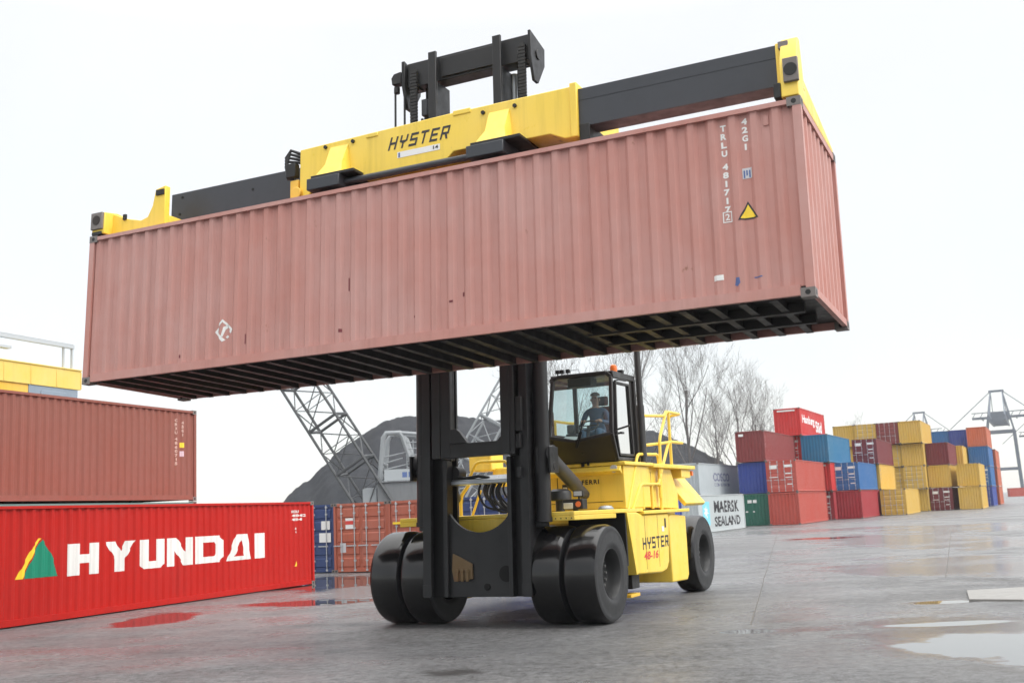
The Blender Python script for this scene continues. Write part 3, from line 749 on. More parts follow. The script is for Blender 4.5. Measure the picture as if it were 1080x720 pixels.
# hood / engine housing, cab pedestal
g = G(); g.box(.30,2.10,1.18,2.6,1.93,2.72); g.box(.26,2.16,1.10,2.7,2.721,2.79); g.prism([(1.10,2.72),(1.02,2.62),(1.18,2.55)], 'x', .32, 2.08)
hood = g.obj('cab_pedestal', YEL, tr, bevel=.015)
decal('lettering', text_flat('N.FERRI', 1.10, 1.60, 2.40, 2.485, .03, 0, 1.25), BLACKM, hood, lambda s, t: (s, 1.176, t))
g = G(); g.box(-.85,1.75,2.65,5.2,1.65,2.70); g.box(-1.95,-1.42,2.7,3.3,2.84,3.38); g.box(-1.5,-.8,2.9,3.2,2.5,2.9); g.obj('engine_hood', YEL, tr, bevel=.03)
g = G(); g.prism([(-1.15,.60),(1.15,.60),(1.15,1.75),(1.10,2.60),(-1.10,2.60),(-1.15,1.75)], 'y', 5.2, 7.0); g.obj('counterweight', YEL, tr, bevel=.05)
g = G(); g.box(1.2,2.16,2.72,5.55,2.70,2.78); g.box(1.3,2.10,4.7,5.35,2.52,2.70); g.obj('rear_platform', YEL, tr, bevel=.012)
G().cyl((2.0,5.45,2.62),(2.12,5.45,2.62),.055,n=14).obj('side_lamp', ORANGE, tr)
# diagonal front gusset of side body and struts
g = G(); g.prism([(1.02,1.86),(1.10,1.86),(1.44,.72),(1.36,.72)], 'x', 1.25, 2.17); g.obj('gusset', YEL, tr, bevel=.008)
G().box(1.6,2.0,1.55,1.95,.45,.70).obj('battery_box', DARK, tr, bevel=.01)
# upper stair side: between platform and ledge
g = G(); g.prism([(1.2,1.93),(2.75,1.93),(4.6,1.87),(4.6,2.2),(4.2,2.70),(1.25,2.70)], 'x', 1.92, 2.02); g.obj('stair_side', YEL, tr, bevel=.012)
SEAM = flat('seam_dark', (.05,.035,.01), .7)
for y_ in (2.0, 2.75): G().box(2.150,2.1525,y_,y_+.012,.78,1.78).obj('panel_seam', SEAM, tr)
G().box(2.021,2.0235,2.9,2.912,1.95,2.62).obj('panel_seam', SEAM, tr)
G().box(.75,.762,1.1745,1.1785,1.95,2.55).obj('panel_seam', SEAM, tr)
G().box(.35,2.05,1.1745,1.1785,2.06,2.07).obj('panel_seam', SEAM, tr)
for k_ in range(7): G().cyl((1.10+.1*k_,-.456,1.81),(1.10+.1*k_,-.449,1.81),.012,n=8).obj('bolt', DARK, tr)
decal('warning_label', rect(.85,.97,2.3,2.42), BLACKM, tr, lambda s_, t_: (s_, 1.1755, t_))
decal('warning_label', rect(.865,.955,2.32,2.37), WHITE, tr, lambda s_, t_: (s_, 1.173, t_))
decal('warning_label', rect(3.0,3.14,1.45,1.55), WHITE, tr, lambda s_, t_: (2.1545, s_, t_))
# handrails
def rail(pts, r=.031, name='handrail'):
    P = [Vector(p) for p in pts]; out = [P[0]]
    for i in range(1, len(P)-1):
        a = (P[i-1]-P[i]); b = (P[i+1]-P[i]); k = min(.12, a.length*.4, b.length*.4)
        p, q_ = P[i]+a.normalized()*k, P[i]+b.normalized()*k
        for f in (0,.33,.67,1): out.append((p*(1-f)+P[i]*f)*(1-f)+(P[i]*(1-f)+q_*f)*f)
    out.append(P[-1])
    G().tube(out, r, 10).obj(name, YEL, tr)
X = 2.10
rail([(X,1.30,1.90),(X,1.98,2.94),(X,3.22,2.97),(X,3.22,2.1)])
rail([(X,1.31,1.70),(X,2.06,2.37),(X,3.25,2.38),(X,3.25,1.85)])
rail([(X,3.24,1.87),(X,3.38,3.29),(X,3.92,3.88),(X,4.90,3.88),(X-.3,5.0,3.88),(X-.3,5.0,2.8)])
rail([(X,3.10,2.35),(X,3.44,2.71),(X,3.98,3.26),(X,4.90,3.26)])
rail([(X,4.07,2.78),(X,4.07,3.88)])
rail([(1.98,2.45,2.75),(1.98,2.50,3.74)]); rail([(1.98,2.40,2.75),(1.98,2.44,3.28)])
rail([(1.98,2.50,3.72),(X,3.78,3.78),(X,3.92,3.88)]); rail([(1.98,2.44,3.12),(X,3.98,3.24)])
rail([(X-.02,2.2,1.9),(X-.02,2.2,2.4)]); rail([(X-.02,2.75,1.9),(X-.02,2.75,2.4)])
# left-side rails seen through the mast
rail([(-.17,1.0,1.92),(-.17,1.0,2.70)], .05); rail([(-1.25,1.0,1.92),(-1.25,1.0,2.30),(-1.05,1.0,2.52)], .035); rail([(-1.0,1.0,1.92),(-.80,1.0,2.40)], .025)
rail([(-1.05,1.0,2.62),(-.88,1.0,2.95),(-.20,1.0,2.93),(-.17,1.0,2.7)], .03); rail([(-.17,1.0,2.7),(-.05,1.0,2.92),(.3,1.0,2.92),(.3,1.2,2.6)], .03)
# air cleaner, lamps on deck, tilt cylinders
g = G(); g.lathe([(0,2.32),(.12,2.33),(.20,2.29),(.215,2.24),(.215,2.14),(.20,2.12),(.085,2.12),(.085,1.925)], (1.12,.42,0), 'z', 28); g.obj('air_cleaner', flat('plastic_black', (.03,.032,.035), .4), tr)
g = G(); g.box(1.40,1.78,-.12,.10,1.95,2.13); g.box(1.55,1.62,-.02,.08,1.925,1.95); ls = g.obj('lamp_box', DARK, tr, bevel=.01)
G().box(1.42,1.60,-.135,-.118,1.965,2.07).obj('headlight', LENS, ls, bevel=.008)
G().cyl((1.70,-.135,2.04),(1.70,-.118,2.04),.05,n=14).obj('indicator', ORANGE, ls)
g = G(); g.box(1.56,1.74,.0,.10,2.17,2.28); g.box(1.63,1.66,.04,.07,2.1,2.2); ls = g.obj('work_lamp', DARK, tr, bevel=.008)
G().box(1.575,1.725,-.008,.004,2.185,2.265).obj('lens', LENS, ls)
G().lathe([(0,2.0),(.10,1.99),(.14,1.95),(.14,1.925)], (1.95,.55,0), 'z', 18).obj('deck_cap', GREYS, tr)
for s in (-1, 1):
    xa = s*1.28+.0
    g = G(); g.cyl((xa,-.36,2.90),(xa+s*.03,.75,2.38),.125,n=24); g.cyl((xa+s*.03,.70,2.403),(xa+s*.05,1.10,2.205),.10,n=18)
    g.cyl((xa-.12,-.38,2.93),(xa+.12,-.38,2.93),.15,n=18)
    t = g.obj('tilt_cylinder', paint('cylinder_dark_grey', (.06,.062,.066), .4, .2, .2), tr)
    g = G(); g.cyl((xa-.15,-.42,2.72),(xa+.15,-.42,2.72),.07); g.box(xa-.14,xa-.10,-.60,-.25,2.6,3.05); g.box(xa+.10,xa+.14,-.60,-.25,2.6,3.05); g.obj('cylinder_clevis', MAST, t, bevel=.006)
G().cyl((1.95,1.15,2.66),(1.95,1.05,2.66),.07,n=16).obj('front_lamp', LENS, tr)
G().box(1.3,1.36,1.07,1.11,2.73,2.80).box(1.42,1.46,1.07,1.11,2.75,2.82).obj('hose_fitting', DARK, tr)
# exhaust stack
g = G(); g.cyl((2.10,2.32,2.78),(2.10,2.32,5.30),.062,n=16); g.cyl((2.10,2.32,2.9),(2.10,2.32,3.9),.075,n=16); g.obj('exhaust_stack', flat('exhaust_black', (.03,.03,.03), .45), tr)
# -- cab
cab_f = [(.84,4.38),(.93,4.44),(1.93,4.44),(2.02,4.36),(2.02,3.30),(1.30,3.19),(.76,3.30)]
def fy(z): return .86+(z-3.2)*.12                     # windscreen leans back towards the roof
g = G()
n = len(cab_f)
for i in range(n):
    a, b = cab_f[i], cab_f[(i+1) % n]
    g.bar((a[0],fy(a[1]),a[1]), (b[0],fy(b[1]),b[1]), .07, .07)
# roof and floor
g.prism([(.80,1.0),(2.06,1.0),(2.06,2.2),(.80,2.2)], 'z', 4.40, 4.47)
# lower front shell, tapering in towards the floor
lo = [(.93,1.10,2.80),(2.02,1.10,2.80),(2.03,.84,3.29),(1.30,.83,3.18),(.75,.84,3.29)]
li = [(x, y+.05, z) for x, y, z in lo]
m_ = len(lo); g.add(lo+li, [tuple(range(m_)), tuple(range(2*m_-1, m_-1, -1))]+[(i,(i+1)%m_,m_+(i+1)%m_,m_+i) for i in range(m_)])
g.box(.93,2.03,1.12,2.2,2.795,2.86)
# pillars and sills
for x, y in ((.80,2.17),(2.03,2.17)): g.box(x-.04,x+.04,y-.04,y+.04,2.80,4.40)
g.box(2.0,2.06,.99,1.06,2.80,4.40) if False else None
for xx in (.80, 2.03):
    g.bar((xx,1.08,2.82),(xx,.86,3.30),.07,.06); None
    g.bar((xx,fy(4.4),4.38),(xx,2.15,4.40),.07,.09); g.bar((xx,1.1,2.84),(xx,2.15,2.84),.06,.07)
g.box(.80,2.03,2.15,2.19,2.84,2.98); g.box(.82,2.03,2.14,2.2,4.33,4.40)
cab = g.obj('cab', CABG, tr, bevel=.012)
# glass panes with real thickness
ws = [(x, fy(z), z) for x, z in cab_f]; wi = [(x, y+.008, z) for x, y, z in ws]
g = G(); g.add(ws, [tuple(range(n))]); g.obj('windscreen', GLASS, cab)
sw = [(1.06,2.90),(.93,3.28),(1.03,4.34),(2.10,4.34),(2.10,2.90)]
G().add([(2.03,y,z) for y, z in sw], [(0,1,2,3,4)]).obj('side_window', GLASS, cab)
G().add([(.80,y,z) for y, z in sw], [(0,1,2,3,4)]).obj('side_window', GLASS, cab)
G().add([(.84,2.17,2.98),(1.99,2.17,2.98),(1.99,2.17,4.33),(.84,2.17,4.33)], [(0,1,2,3)]).obj('rear_window', GLASS, cab)
g = G()
fr = [(1.10,2.92),(1.0,3.28),(1.08,4.26),(1.78,4.26),(1.84,2.92)]
for i in range(5):
    a, b = fr[i], fr[(i+1) % 5]; g.bar((2.05,a[0]+.06,a[1]),(2.05,b[0]+.06,b[1]),.035,.045)
g.box(2.05,2.10,1.20,1.34,3.30,3.34); g.obj('cab_door', CABG, cab, bevel=.006)
g = G(); g.bar((1.32,.80,3.06),(1.42,.80,3.36),.022,.02); g.bar((1.40,.80,3.24),(1.50,.815,3.58),.018,.02); g.bar((1.36,.80,3.08),(1.46,.805,3.36),.018,.02); g.obj('wiper', flat('wiper_black', (.01,.01,.01), .4), cab)
g = G(); g.box(1.15,1.62,.98,1.30,4.22,4.39); g.obj('roof_console', flat('console_dark', (.02,.025,.022), .7), cab, bevel=.02)
g = G(); g.tube([(.74,1.0,4.34),(.64,.92,4.30),(.62,.90,3.2),(.70,.95,3.1)], .014, 8); g.box(.60,.66,.89,.92,3.3,3.75) if False else None; g.obj('grab_rail', flat('rail_black', (.02,.02,.02), .4), cab)
g = G(); g.tube([(2.06,1.05,4.28),(2.16,1.0,4.28),(2.20,1.3,4.28)], .012, 8); g.bar((2.05,1.0,3.36),(2.35,.95,3.42),.03,.03); g.box(2.28,2.44,.93,.96,3.32,3.52) if False else None; g.obj('mirror_arm', flat('rail_black', (.02,.02,.02), .4), cab)
for x in (.93, 1.02, 1.14):
    t = G().cyl((x,1.05,4.47),(x,1.05,4.52),.012,n=8).box(x-.035,x+.035,1.02,1.09,4.51,4.58).obj('roof_lamp', DARK, cab, bevel=.006)
g = G(); g.tube([(1.16,1.1,4.47),(1.18,1.1,4.56),(1.34,1.1,4.57),(1.36,1.1,4.47)], .008, 6); g.obj('roof_guard', GREYS, cab)
g = G(); g.cyl((1.86,1.6,4.47),(1.86,1.6,4.50),.075,n=16); g.obj('beacon_base', DARK, cab)
G().lathe([(.068,4.50),(.072,4.58),(.06,4.635),(.03,4.655),(0,4.66)], (1.86,1.6,0), 'z', 18).obj('beacon', ORANGE, cab)
G().box(1.97,2.07,1.5,1.6,4.47,4.53).obj('roof_lamp', DARK, cab, bevel=.006)
SEAT = flat('seat_fabric', (.03,.032,.035), .8)
g = G(); g.box(1.18,1.68,1.42,1.92,3.14,3.28); g.box(1.20,1.66,1.86,2.00,3.26,3.90); g.box(1.28,1.58,1.88,1.98,3.92,4.10); g.box(1.25,1.6,1.5,1.85,2.86,3.14); g.obj('seat', SEAT, cab, bevel=.03)
g = G(); ring = [(1.42+.19*math.cos(a), 1.26+.19*math.sin(a)*.45, 3.50+.19*math.sin(a)*.5) for a in [2*PI*k/24 for k in range(25)]]
g.tube(ring, .016, 8, False); g.cyl((1.42,1.26,3.50),(1.42,1.10,3.0),.03,n=10); g.bar((1.24,1.26,3.5),(1.60,1.26,3.5),.02,.02); g.obj('steering_wheel', flat('wheel_black', (.015,.015,.015), .4), cab)
g = G(); g.box(.90,1.15,1.35,1.95,2.86,3.38); g.box(.95,1.1,1.30,1.40,3.38,3.55); g.obj('armrest_console', flat('console_grey', (.16,.17,.17), .6), cab, bevel=.02)
G().add([(.98,.96,3.245),(1.28,.96,3.225),(1.30,1.12,3.30),(1.0,1.12,3.32)], [(0,1,2,3)]).add([(.98,.96,3.235),(1.28,.96,3.215),(1.30,1.12,3.29),(1.0,1.12,3.31)], [(3,2,1,0)]).obj('paper', WHITE, cab)

# ---- driver: one skinned body
def person(label, loc, rotz):
    V = []; Ed = []; Rd = []
    def v(p, r, par=None):
        V.append(p); Rd.append(r)
        if par is not None: Ed.append((par, len(V)-1))
        return len(V)-1
    pel = v((0,0,.10), (.15,.12)); ab = v((0,.02,.25), (.145,.115), pel); ch = v((0,.01,.42), (.17,.125), ab); sh = v((0,0,.52), (.14,.10), ch)
    nk = v((0,-.01,.60), (.055,.06), sh); h1 = v((0,-.03,.68), (.072,.082), nk); h2 = v((0,-.03,.76), (.080,.098), h1); h3 = v((0,-.02,.83), (.062,.075), h2)
    v((0,-.125,.72), (.012,.014), h2)
    for s in (-1, 1):
        a = v((s*.19,0,.50), (.07,.065), sh); el = v((s*.27,-.10,.27), (.050,.048), a); wr = v((s*.17,-.33,.30), (.034,.034), el); pm = v((s*.14,-.41,.31), (.040,.026), wr)
        for k in range(4):
            f1 = v((s*.14-s*(k-1.5)*.021,-.455,.318-.004*k), (.010,.010), pm); f2 = v((s*.14-s*(k-1.5)*.021,-.475,.295), (.009,.009), f1); v((s*.14-s*(k-1.5)*.021,-.455,.275), (.008,.008), f2)
        t1 = v((s*.105,-.42,.31), (.011,.011), pm); v((s*.09,-.45,.30), (.009,.009), t1)
        hp = v((s*.10,-.03,.07), (.10,.095), pel); kn = v((s*.15,-.46,.12), (.068,.068), hp); an = v((s*.14,-.52,-.28), (.045,.048), kn); v((s*.14,-.66,-.31), (.042,.032), an)
    me = bpy.data.meshes.new('person'); me.from_pydata(V, Ed, []); ob = bpy.data.objects.new('tmp', me); COL.objects.link(ob)
    sk = ob.modifiers.new('Skin', 'SKIN'); ss = ob.modifiers.new('Sub', 'SUBSURF'); ss.levels = 2; ss.render_levels = 2
    for d, r in zip(me.skin_vertices[0].data, Rd): d.radius = r
    me.skin_vertices[0].data[0].use_root = True
    dg = bpy.context.evaluated_depsgraph_get(); m2 = bpy.data.meshes.new_from_object(ob.evaluated_get(dg)); bpy.data.objects.remove(ob)
    m2.materials.clear()
    for m in (flat('skin', (.45,.25,.17), .5), flat('jacket_blue', (.035,.09,.17), .8), flat('trousers_blue', (.05,.10,.17), .85), flat('shoe_black', (.02,.02,.02), .6)): m2.materials.append(m)
    for p in m2.polygons:
        c = p.center; p.use_smooth = True
        if c.z > .575 or (c.y < -.335 and c.z > .2): i = 0
        elif c.z > .17 and not (c.y < -.42): i = 1
        elif c.z > -.26: i = 2
        else: i = 3
        p.material_index = i
    m2.name = 'person'
    o = link('person', m2, None, loc, (0,0,rotz)); tag(o, label, 'person')
    g = G()
    for s in (-1, 1): g.lathe([(0,-.012),(.009,-.009),(.012,0),(.009,.009),(0,.012)], (s*.032,-.118,.765), 'y', 10)
    g.obj('eye', flat('eye_dark', (.03,.02,.015), .2), o)
    g = G(); g.box(-.028,.028,-.122,-.110,.672,.682); g.obj('mouth', flat('lip', (.25,.10,.08), .5), o)
    g = G()
    for s in (-1, 1): g.lathe([(0,-.012),(.02,-.01),(.028,0),(.02,.01),(0,.012)], (s*.085,-.02,.735), 'x', 12)
    g.obj('ear', flat('skin', (.45,.25,.17), .5), o)
    g = G(); g.lathe([(.0,.888),(.045,.882),(.078,.862),(.094,.838),(.097,.815)], (0,0,0), 'z', 24)
    hr = g.obj('hair', flat('hair_grey', (.25,.22,.19), .9), o); hr.location = (0,-.004,.0)
    return o
MT = Matrix.Translation(TW) @ Matrix.Rotation(YAW, 4, 'Z')
person('driver in a blue jacket seated at the wheel inside the cab', MT @ Vector((1.43, 1.66, 3.28)), YAW+.12)

# ------------------------------------------------------------------ coal heap
def lerp_tab(tab, x):
    if x <= tab[0][0]: return tab[0][1]
    for (a, b), (c, d) in zip(tab, tab[1:]):
        if x <= c: return b+(d-b)*(x-a)/(c-a)
    return tab[-1][1]
RIDGE = [(-36,0.0),(-28.7,3.3),(-27.4,4.6),(-24.2,7.1),(-20.2,10.6),(-16.2,13.0),(-13.9,13.6),(-11.7,13.86),(-4.9,13.35),(1.8,12.5),(9,11.5),(16.3,10.5),(19.6,9.2),(22.9,7.2),(25,5.8),(27.1,4.0),(32,0)]
from mathutils import noise as mn
nx, ny = 260, 110; vs = []; fs = []
for j in range(ny+1):
    for i in range(nx+1):
        x = -37+70*i/nx; y = 108+44*j/ny
        hr = lerp_tab(RIDGE, x); s = abs(y-130)
        z = hr-.70*max(0, s-1.2)*(1 if hr > 0 else 0)-.0
        p = Vector((x*.25, y*.25, 0))
        gl = abs(mn.noise(Vector((x*.22+.08*y, y*.03, 3.1))))
        z += (.22*mn.noise(p*4)+.14*mn.noise(p*9)+.45*mn.noise(p)-.55*(.30-min(.3, gl))/.3*.6*min(1, s/5))*(1 if z > .3 else .2) - .02
        vs.append((x, y, max(-.3, z)))
for j in range(ny):
    for i in range(nx):
        a = j*(nx+1)+i; fs.append((a, a+1, a+nx+2, a+nx+1))
COAL = paint('coal_dust', (.026,.029,.035), .85, .3, .5, 0, .2, 0, .8)
o = G().add(vs, fs).obj('coal_heap', COAL, ang=80); tag(o, 'huge dark coal heap rising behind the containers and the mast', 'coal heap')

# ------------------------------------------------------------------ bulk cranes in front of the heap
def lattice(g, p0, p1, w0, w1, n, r=.05, rb=.03):
    p0, p1 = Vector(p0), Vector(p1); t = (p1-p0).normalized(); side = Vector((math.cos(YAW*.4), math.sin(YAW*.4), 0)); side = (side-t*side.dot(t)).normalized(); up = side.cross(t).normalized()
    cs = lambda f: [p0.lerp(p1, f)+(side*a+up*b)*(w0+(w1-w0)*f)/2 for a, b in ((-1,-1),(1,-1),(1,1),(-1,1))]
    A = cs(0); B = cs(1)
    for a, b in zip(A, B): g.tube([a, b], r, 6)
    for k in range(n):
        c0, c1 = cs(k/n), cs((k+1)/n)
        for i in range(4):
            j = (i+1) % 4
            g.tube([c0[i], c1[j]] if k % 2 else [c0[j], c1[i]], rb, 5); g.tube([c1[i], c1[j]], rb*(2.6 if k % 2 == 1 else .8), 5)
CRD = paint('crane_dark_steel', (.055,.060,.065), .5, .2, .2); CRL = paint('crane_light_steel', (.24,.26,.275), .5, .2, .3); CRW = paint('crane_white_panel', (.34,.37,.39), .5, .1, .2)
def bulk_crane(label, base, boom0, boom1, w0, w1, bm, aframe=True):
    t = thing('crawler_crane', label, 'crane', base, (0,0,0), 'bulk cranes in front of the coal heap')
    g = G(); lattice(g, boom0, boom1, w0, w1, 10, .10, .042); g.obj('boom', bm, t)
    g = G()
    g.box(-1.4,1.4,-2.0,3.0,1.3,2.2)
    for s in (-1, 1): g.prism([(-3,.25),(-2.6,0),(2.6,0),(3,.25),(3,.75),(2.6,1.1),(-2.6,1.1),(-3,.75)], 'y', s*1.9-.4, s*1.9+.4)
    g.obj('undercarriage', CRD, t, bevel=.03)
    g = G(); g.box(-1.4,1.5,-1.6,3.4,2.2,4.3); g.box(-1.5,1.6,-1.7,3.5,4.3,4.36); g.obj('engine_house', paint('crane_mid_grey', (.14,.15,.16), .6, .3, .5, .2), t, bevel=.04)
    g = G(); g.box(-.9,1.4,-1.64,-1.60,4.40,5.15) ; g.obj('side_sign', CRW, t); decal('sign_mark', merge(rect(.30,.62,4.6,4.95), rect(.72,1.05,4.6,4.95)), NAVYM, t, lambda s, u: (s, -1.645, u))
    if aframe:
        g = G()
        for y in (-1.2, 1.4):
            g.tube([(-1.5,y,2.3),(-.95,y,7.3),(-.75,y,7.6),(.15,y,7.6),(.35,y,7.3),(1.5,y,3.6),(1.2,y,2.3)], .17, 8)
        for z, x0, x1 in ((7.6,-.3,-.3),(5.6,-1.1,-1.1)): g.tube([(x0,-1.2,z),(x0,1.4,z)], .10, 6)
        g.tube([(.1,-1.2,7.6),(3.6,-1.2,7.2)], .13, 8); g.tube([(.1,1.4,7.6),(3.6,1.4,7.2)], .13, 8)
        g.obj('a_frame', CRL, t)
        g = G()
        for k in range(7):
            zz = 4.4+.42*k; g.tube([(.6,-1.3,zz),(3.8,-1.3,zz)], .035, 5)
        for k in range(8): g.tube([(.6+.45*k,-1.3,4.4),(.6+.45*k,-1.3,7.1)], .035, 5)
        for k in range(10): g.tube([(-1.0+.35*rr.random(),-1.0,2.4+.4*k),(.8*rr.random(),-1.0,2.7+.4*k)], .06, 5)
        g.obj('railing', CRL, t)
    G().box(-2.4,-1.45,-1.5,.2,2.3,4.0).obj('crane_cab', CRL, t, bevel=.05)
    return t
bulk_crane('dark lattice crane leaning left with a pale machine house, behind orange containers', (-8.0,75,0), (-1.2,-.4,2.6), (-7.9-2.4,0,14.9+2.6), 2.3, 2.2, CRD)
bulk_crane('pale lattice boom crane leaning right, seen through the mast opening', (-6.6,88,0), (1.2,0,3.0), (10.3,0,18.5), 2.4, 1.6, CRL, False)

# ------------------------------------------------------------------ gantry at upper left
t = thing('gantry_crane', 'yellow overhead gantry with grey cabin and walkway rail, far upper left', 'gantry', (-26.3,66,0), (0,0,math.radians(70)))
GY = paint('gantry_yellow', (.70,.50,.10), .55, .2, .2, .1); GG = paint('gantry_blue_grey', (.20,.25,.31), .5, .2, .2); GL = paint('gantry_grey', (.42,.45,.47), .5, .1, .1)
g = G(); g.box(-16,0,0,1.0,10.45,11.6)
for k in range(9): g.box(-16+2*k-.04,-16+2*k+.04,-.03,0,10.5,11.55)
g.box(-16,0.03,-.06,1.06,11.6,11.68); g.obj('girder', GY, t, bevel=.02)
G().box(-16,-4.1,.1,.95,9.0,10.45).obj('end_truck', paint('gantry_orange_yellow', (.74,.42,.03), .5), t, bevel=.03)
g = G(); g.box(-4.1,-.2,.05,2.0,7.6,10.45); g.box(-3.2,-1.2,.0,.05,9.0,10.2); g.obj('cabin', GG, t, bevel=.03)
g = G()
for x in (-1.0,-.3): g.box(x-.06,x+.06,.4,.52,11.68,13.1)
g.box(-14,-.2,.35,.57,13.0,13.22); g.box(-14,-5.2,.3,.7,12.4,12.55); g.tube([(-14,.4,13.25),(-.3,.4,13.25)],.05,6); g.tube([(-7,.4,11.68),(-7,.4,13.1)],.07,6)
g.obj('walkway', GL, t)
for x in (-14,-1.2):
    for y in (1.2,6.5): G().box(x-.35,x+.35,y-.3,y+.3,0,9.0 if x < -5 else 7.6).obj('leg', GY, t, bevel=.02)

# ------------------------------------------------------------------ quay cranes far away
QC = paint('quay_crane_blue_grey', (.06,.085,.12), .5, .1, .1)
def quay_crane(label, x, y, k=1.0):
    t = thing('quay_crane', label, 'quay crane', (x,y,0), (0,0,YAW), 'quay cranes on the horizon')
    for sx in (-1, 1):
        for sy in (0, 1): G().bar((sx*8*k,sy*16*k,0),(sx*7*k,sy*16*k,36*k),1.5*k,1.5*k).obj('leg', QC, t)
    g = G()
    for sx in (-1, 1): g.bar((sx*7.8*k,0,14*k),(sx*7.8*k,16*k,14*k),1.2*k,1.6*k); g.bar((sx*7.8*k,0,14*k),(sx*7.2*k,16*k,34*k),.8*k,.8*k)
    for sy in (0, 1): g.bar((-8*k,sy*16*k,14*k),(8*k,sy*16*k,14*k),1.2*k,1.4*k); g.bar((-7.2*k,sy*16*k,35*k),(7.2*k,sy*16*k,35*k),1.2*k,1.4*k)
    g.obj('portal_beam', QC, t)
    g = G()
    for sx in (-1, 1):
        g.bar((sx*4*k,-30*k,40*k),(sx*4*k,34*k,40*k),1.0*k,1.2*k); g.bar((sx*4*k,-30*k,42.4*k),(sx*4*k,34*k,42.4*k),.5*k,.5*k)
        for i in range(16): g.bar((sx*4*k,(-30+4*i)*k,40*k),(sx*4*k,(-28+4*i)*k,42.4*k),.35*k,.35*k); g.bar((sx*4*k,(-28+4*i)*k,42.4*k),(sx*4*k,(-26+4*i)*k,40*k),.35*k,.35*k)
    for i in range(9): g.bar((-4*k,(-30+8*i)*k,40*k),(4*k,(-30+8*i)*k,40*k),.6*k,.6*k)
    for s_ in (-9, 9): g.bar((s_*k,-3*k,43*k),(s_*k,20*k,43*k),.7*k,.9*k)
    g.bar((-14*k,2*k,43*k),(14*k,2*k,43*k),.9*k,1.4*k); g.bar((-14*k,2*k,46*k),(14*k,2*k,46*k),.5*k,.5*k)
    for i in range(8): g.bar((-14+4*i)*k and ((-14+4*i)*k,2*k,43*k) or (0,2*k,43*k),((-12+4*i)*k,2*k,46*k),.35*k,.35*k)
    g.obj('boom_girder', QC, t)
    g = G()
    for sx in (-1, 1): g.bar((sx*7*k,0,36*k),(sx*3*k,4*k,58*k),.8*k,.8*k); g.bar((sx*7*k,16*k,36*k),(sx*3*k,5*k,58*k),.6*k,.6*k)
    g.bar((-4*k,4*k,58*k),(4*k,4*k,58*k),1.4*k,1.2*k); g.obj('apex_frame', QC, t)
    for sx in (-1, 1):
        for yy in (-29, -14, 33): G().bar((sx*3*k,4*k,58*k),(sx*4*k,yy*k,42*k),.4*k,.4*k).obj('stay', QC, t)
        G().bar((sx*3*k,4*k,58*k),(sx*26*k,2*k,38*k),.45*k,.45*k).obj('stay', QC, t)
    G().box(-5*k,5*k,17*k,26*k,42.6*k,47*k).obj('machinery_house', QC, t)
    return t
quay_crane('pale blue grey quay crane behind the blue column, tallest of them', 264, 600, .97)
quay_crane('lower pale quay crane cut off by the right edge of the frame', 285, 600, .72)
quay_crane('distant quay crane peeking above the yellow container stack', 256, 697, .92)

# ------------------------------------------------------------------ bare trees
BARK = paint('bark', (.13,.122,.118), .85, .3, .3)
def bare_tree(seed, h):
    R = random.Random(seed); tg = G(); cg = G()
    def grow(p, d, L, r, lv, g):
        n = 4 if lv < 3 else 3; pts = [p]; rs = [r]; q = Vector(p); dd = Vector(d)
        for i in range(n):
            dd = (dd+Vector((R.uniform(-.16,.16), R.uniform(-.16,.16), R.uniform(-.02,.14)))).normalized(); q = q+dd*L/n; pts.append(q.copy()); rs.append(r*(1-.62*(i+1)/n))
        g.tube(pts, rs, 6 if lv < 2 else 3, False)
        if lv >= 5: return
        kids = (7, 5, 4, 3, 3)[lv]
        for k in range(kids):
            f = (.30 if lv == 0 else .22)+(.72 if lv == 0 else .76)*(k+R.random()*.8)/kids; f = min(f, .98); i = min(n-1, int(f*n)); b = pts[i].lerp(pts[i+1], f*n-i)
            tdir = (pts[i+1]-pts[i]).normalized(); az = R.uniform(0, 2*PI); a = Vector((math.cos(az), math.sin(az), .1)); a = (a-tdir*a.dot(tdir)).normalized()
            an = R.uniform(.42,.80) if lv else R.uniform(.40,.75)
            nd = (tdir*math.cos(an)+a*math.sin(an)+Vector((0,0,.30))).normalized()
            grow(b, nd, L*R.uniform(.50,.66)*(1.0-.30*f if lv == 0 else 1), max(rs[i]*.46, .009), lv+1, cg)
    grow(Vector((0,0,-.1)), Vector((0,0,1)), h*.78, h*.013, 0, tg)
    return tg.mesh('trunk', [BARK], 80), cg.mesh('crown', [BARK], 80)
TM = [bare_tree(11, 15), bare_tree(23, 15), bare_tree(37, 15)]
TREES = [(10.7,93,1.12,0,0,'bare tree with a curved trunk right behind the yellow railing'),
         (16.6,101,1.08,1,1.2,'bare tree rising above the grey container, right of the railing'),
         (21.7,113,.92,2,.6,'bare tree just left of the brown container, behind the stack'),
         (26.2,122,.90,0,2.3,'bare tree behind the topmost bright red container'),
         (23.0,128,.88,1,3.6,'thin bare tree farther back between the other trees'),
         (5.0,98,1.0,2,4.2,'bare tree partly hidden behind the cab roof'),
         (31.0,136,.80,1,5.3,'faint bare tree to the right behind the bright red top container'),
         (60,196,.85,0,1.0,'faint distant bare tree above the yellow containers')]
for x, y, s, k, rz_, lab in TREES:
    t = thing('bare_tree', lab, 'tree', (x,y,0), (0,0,rz_), 'bare winter trees'); t.scale = (s,s,s)
    link('trunk', TM[k][0], t); link('crown', TM[k][1], t)

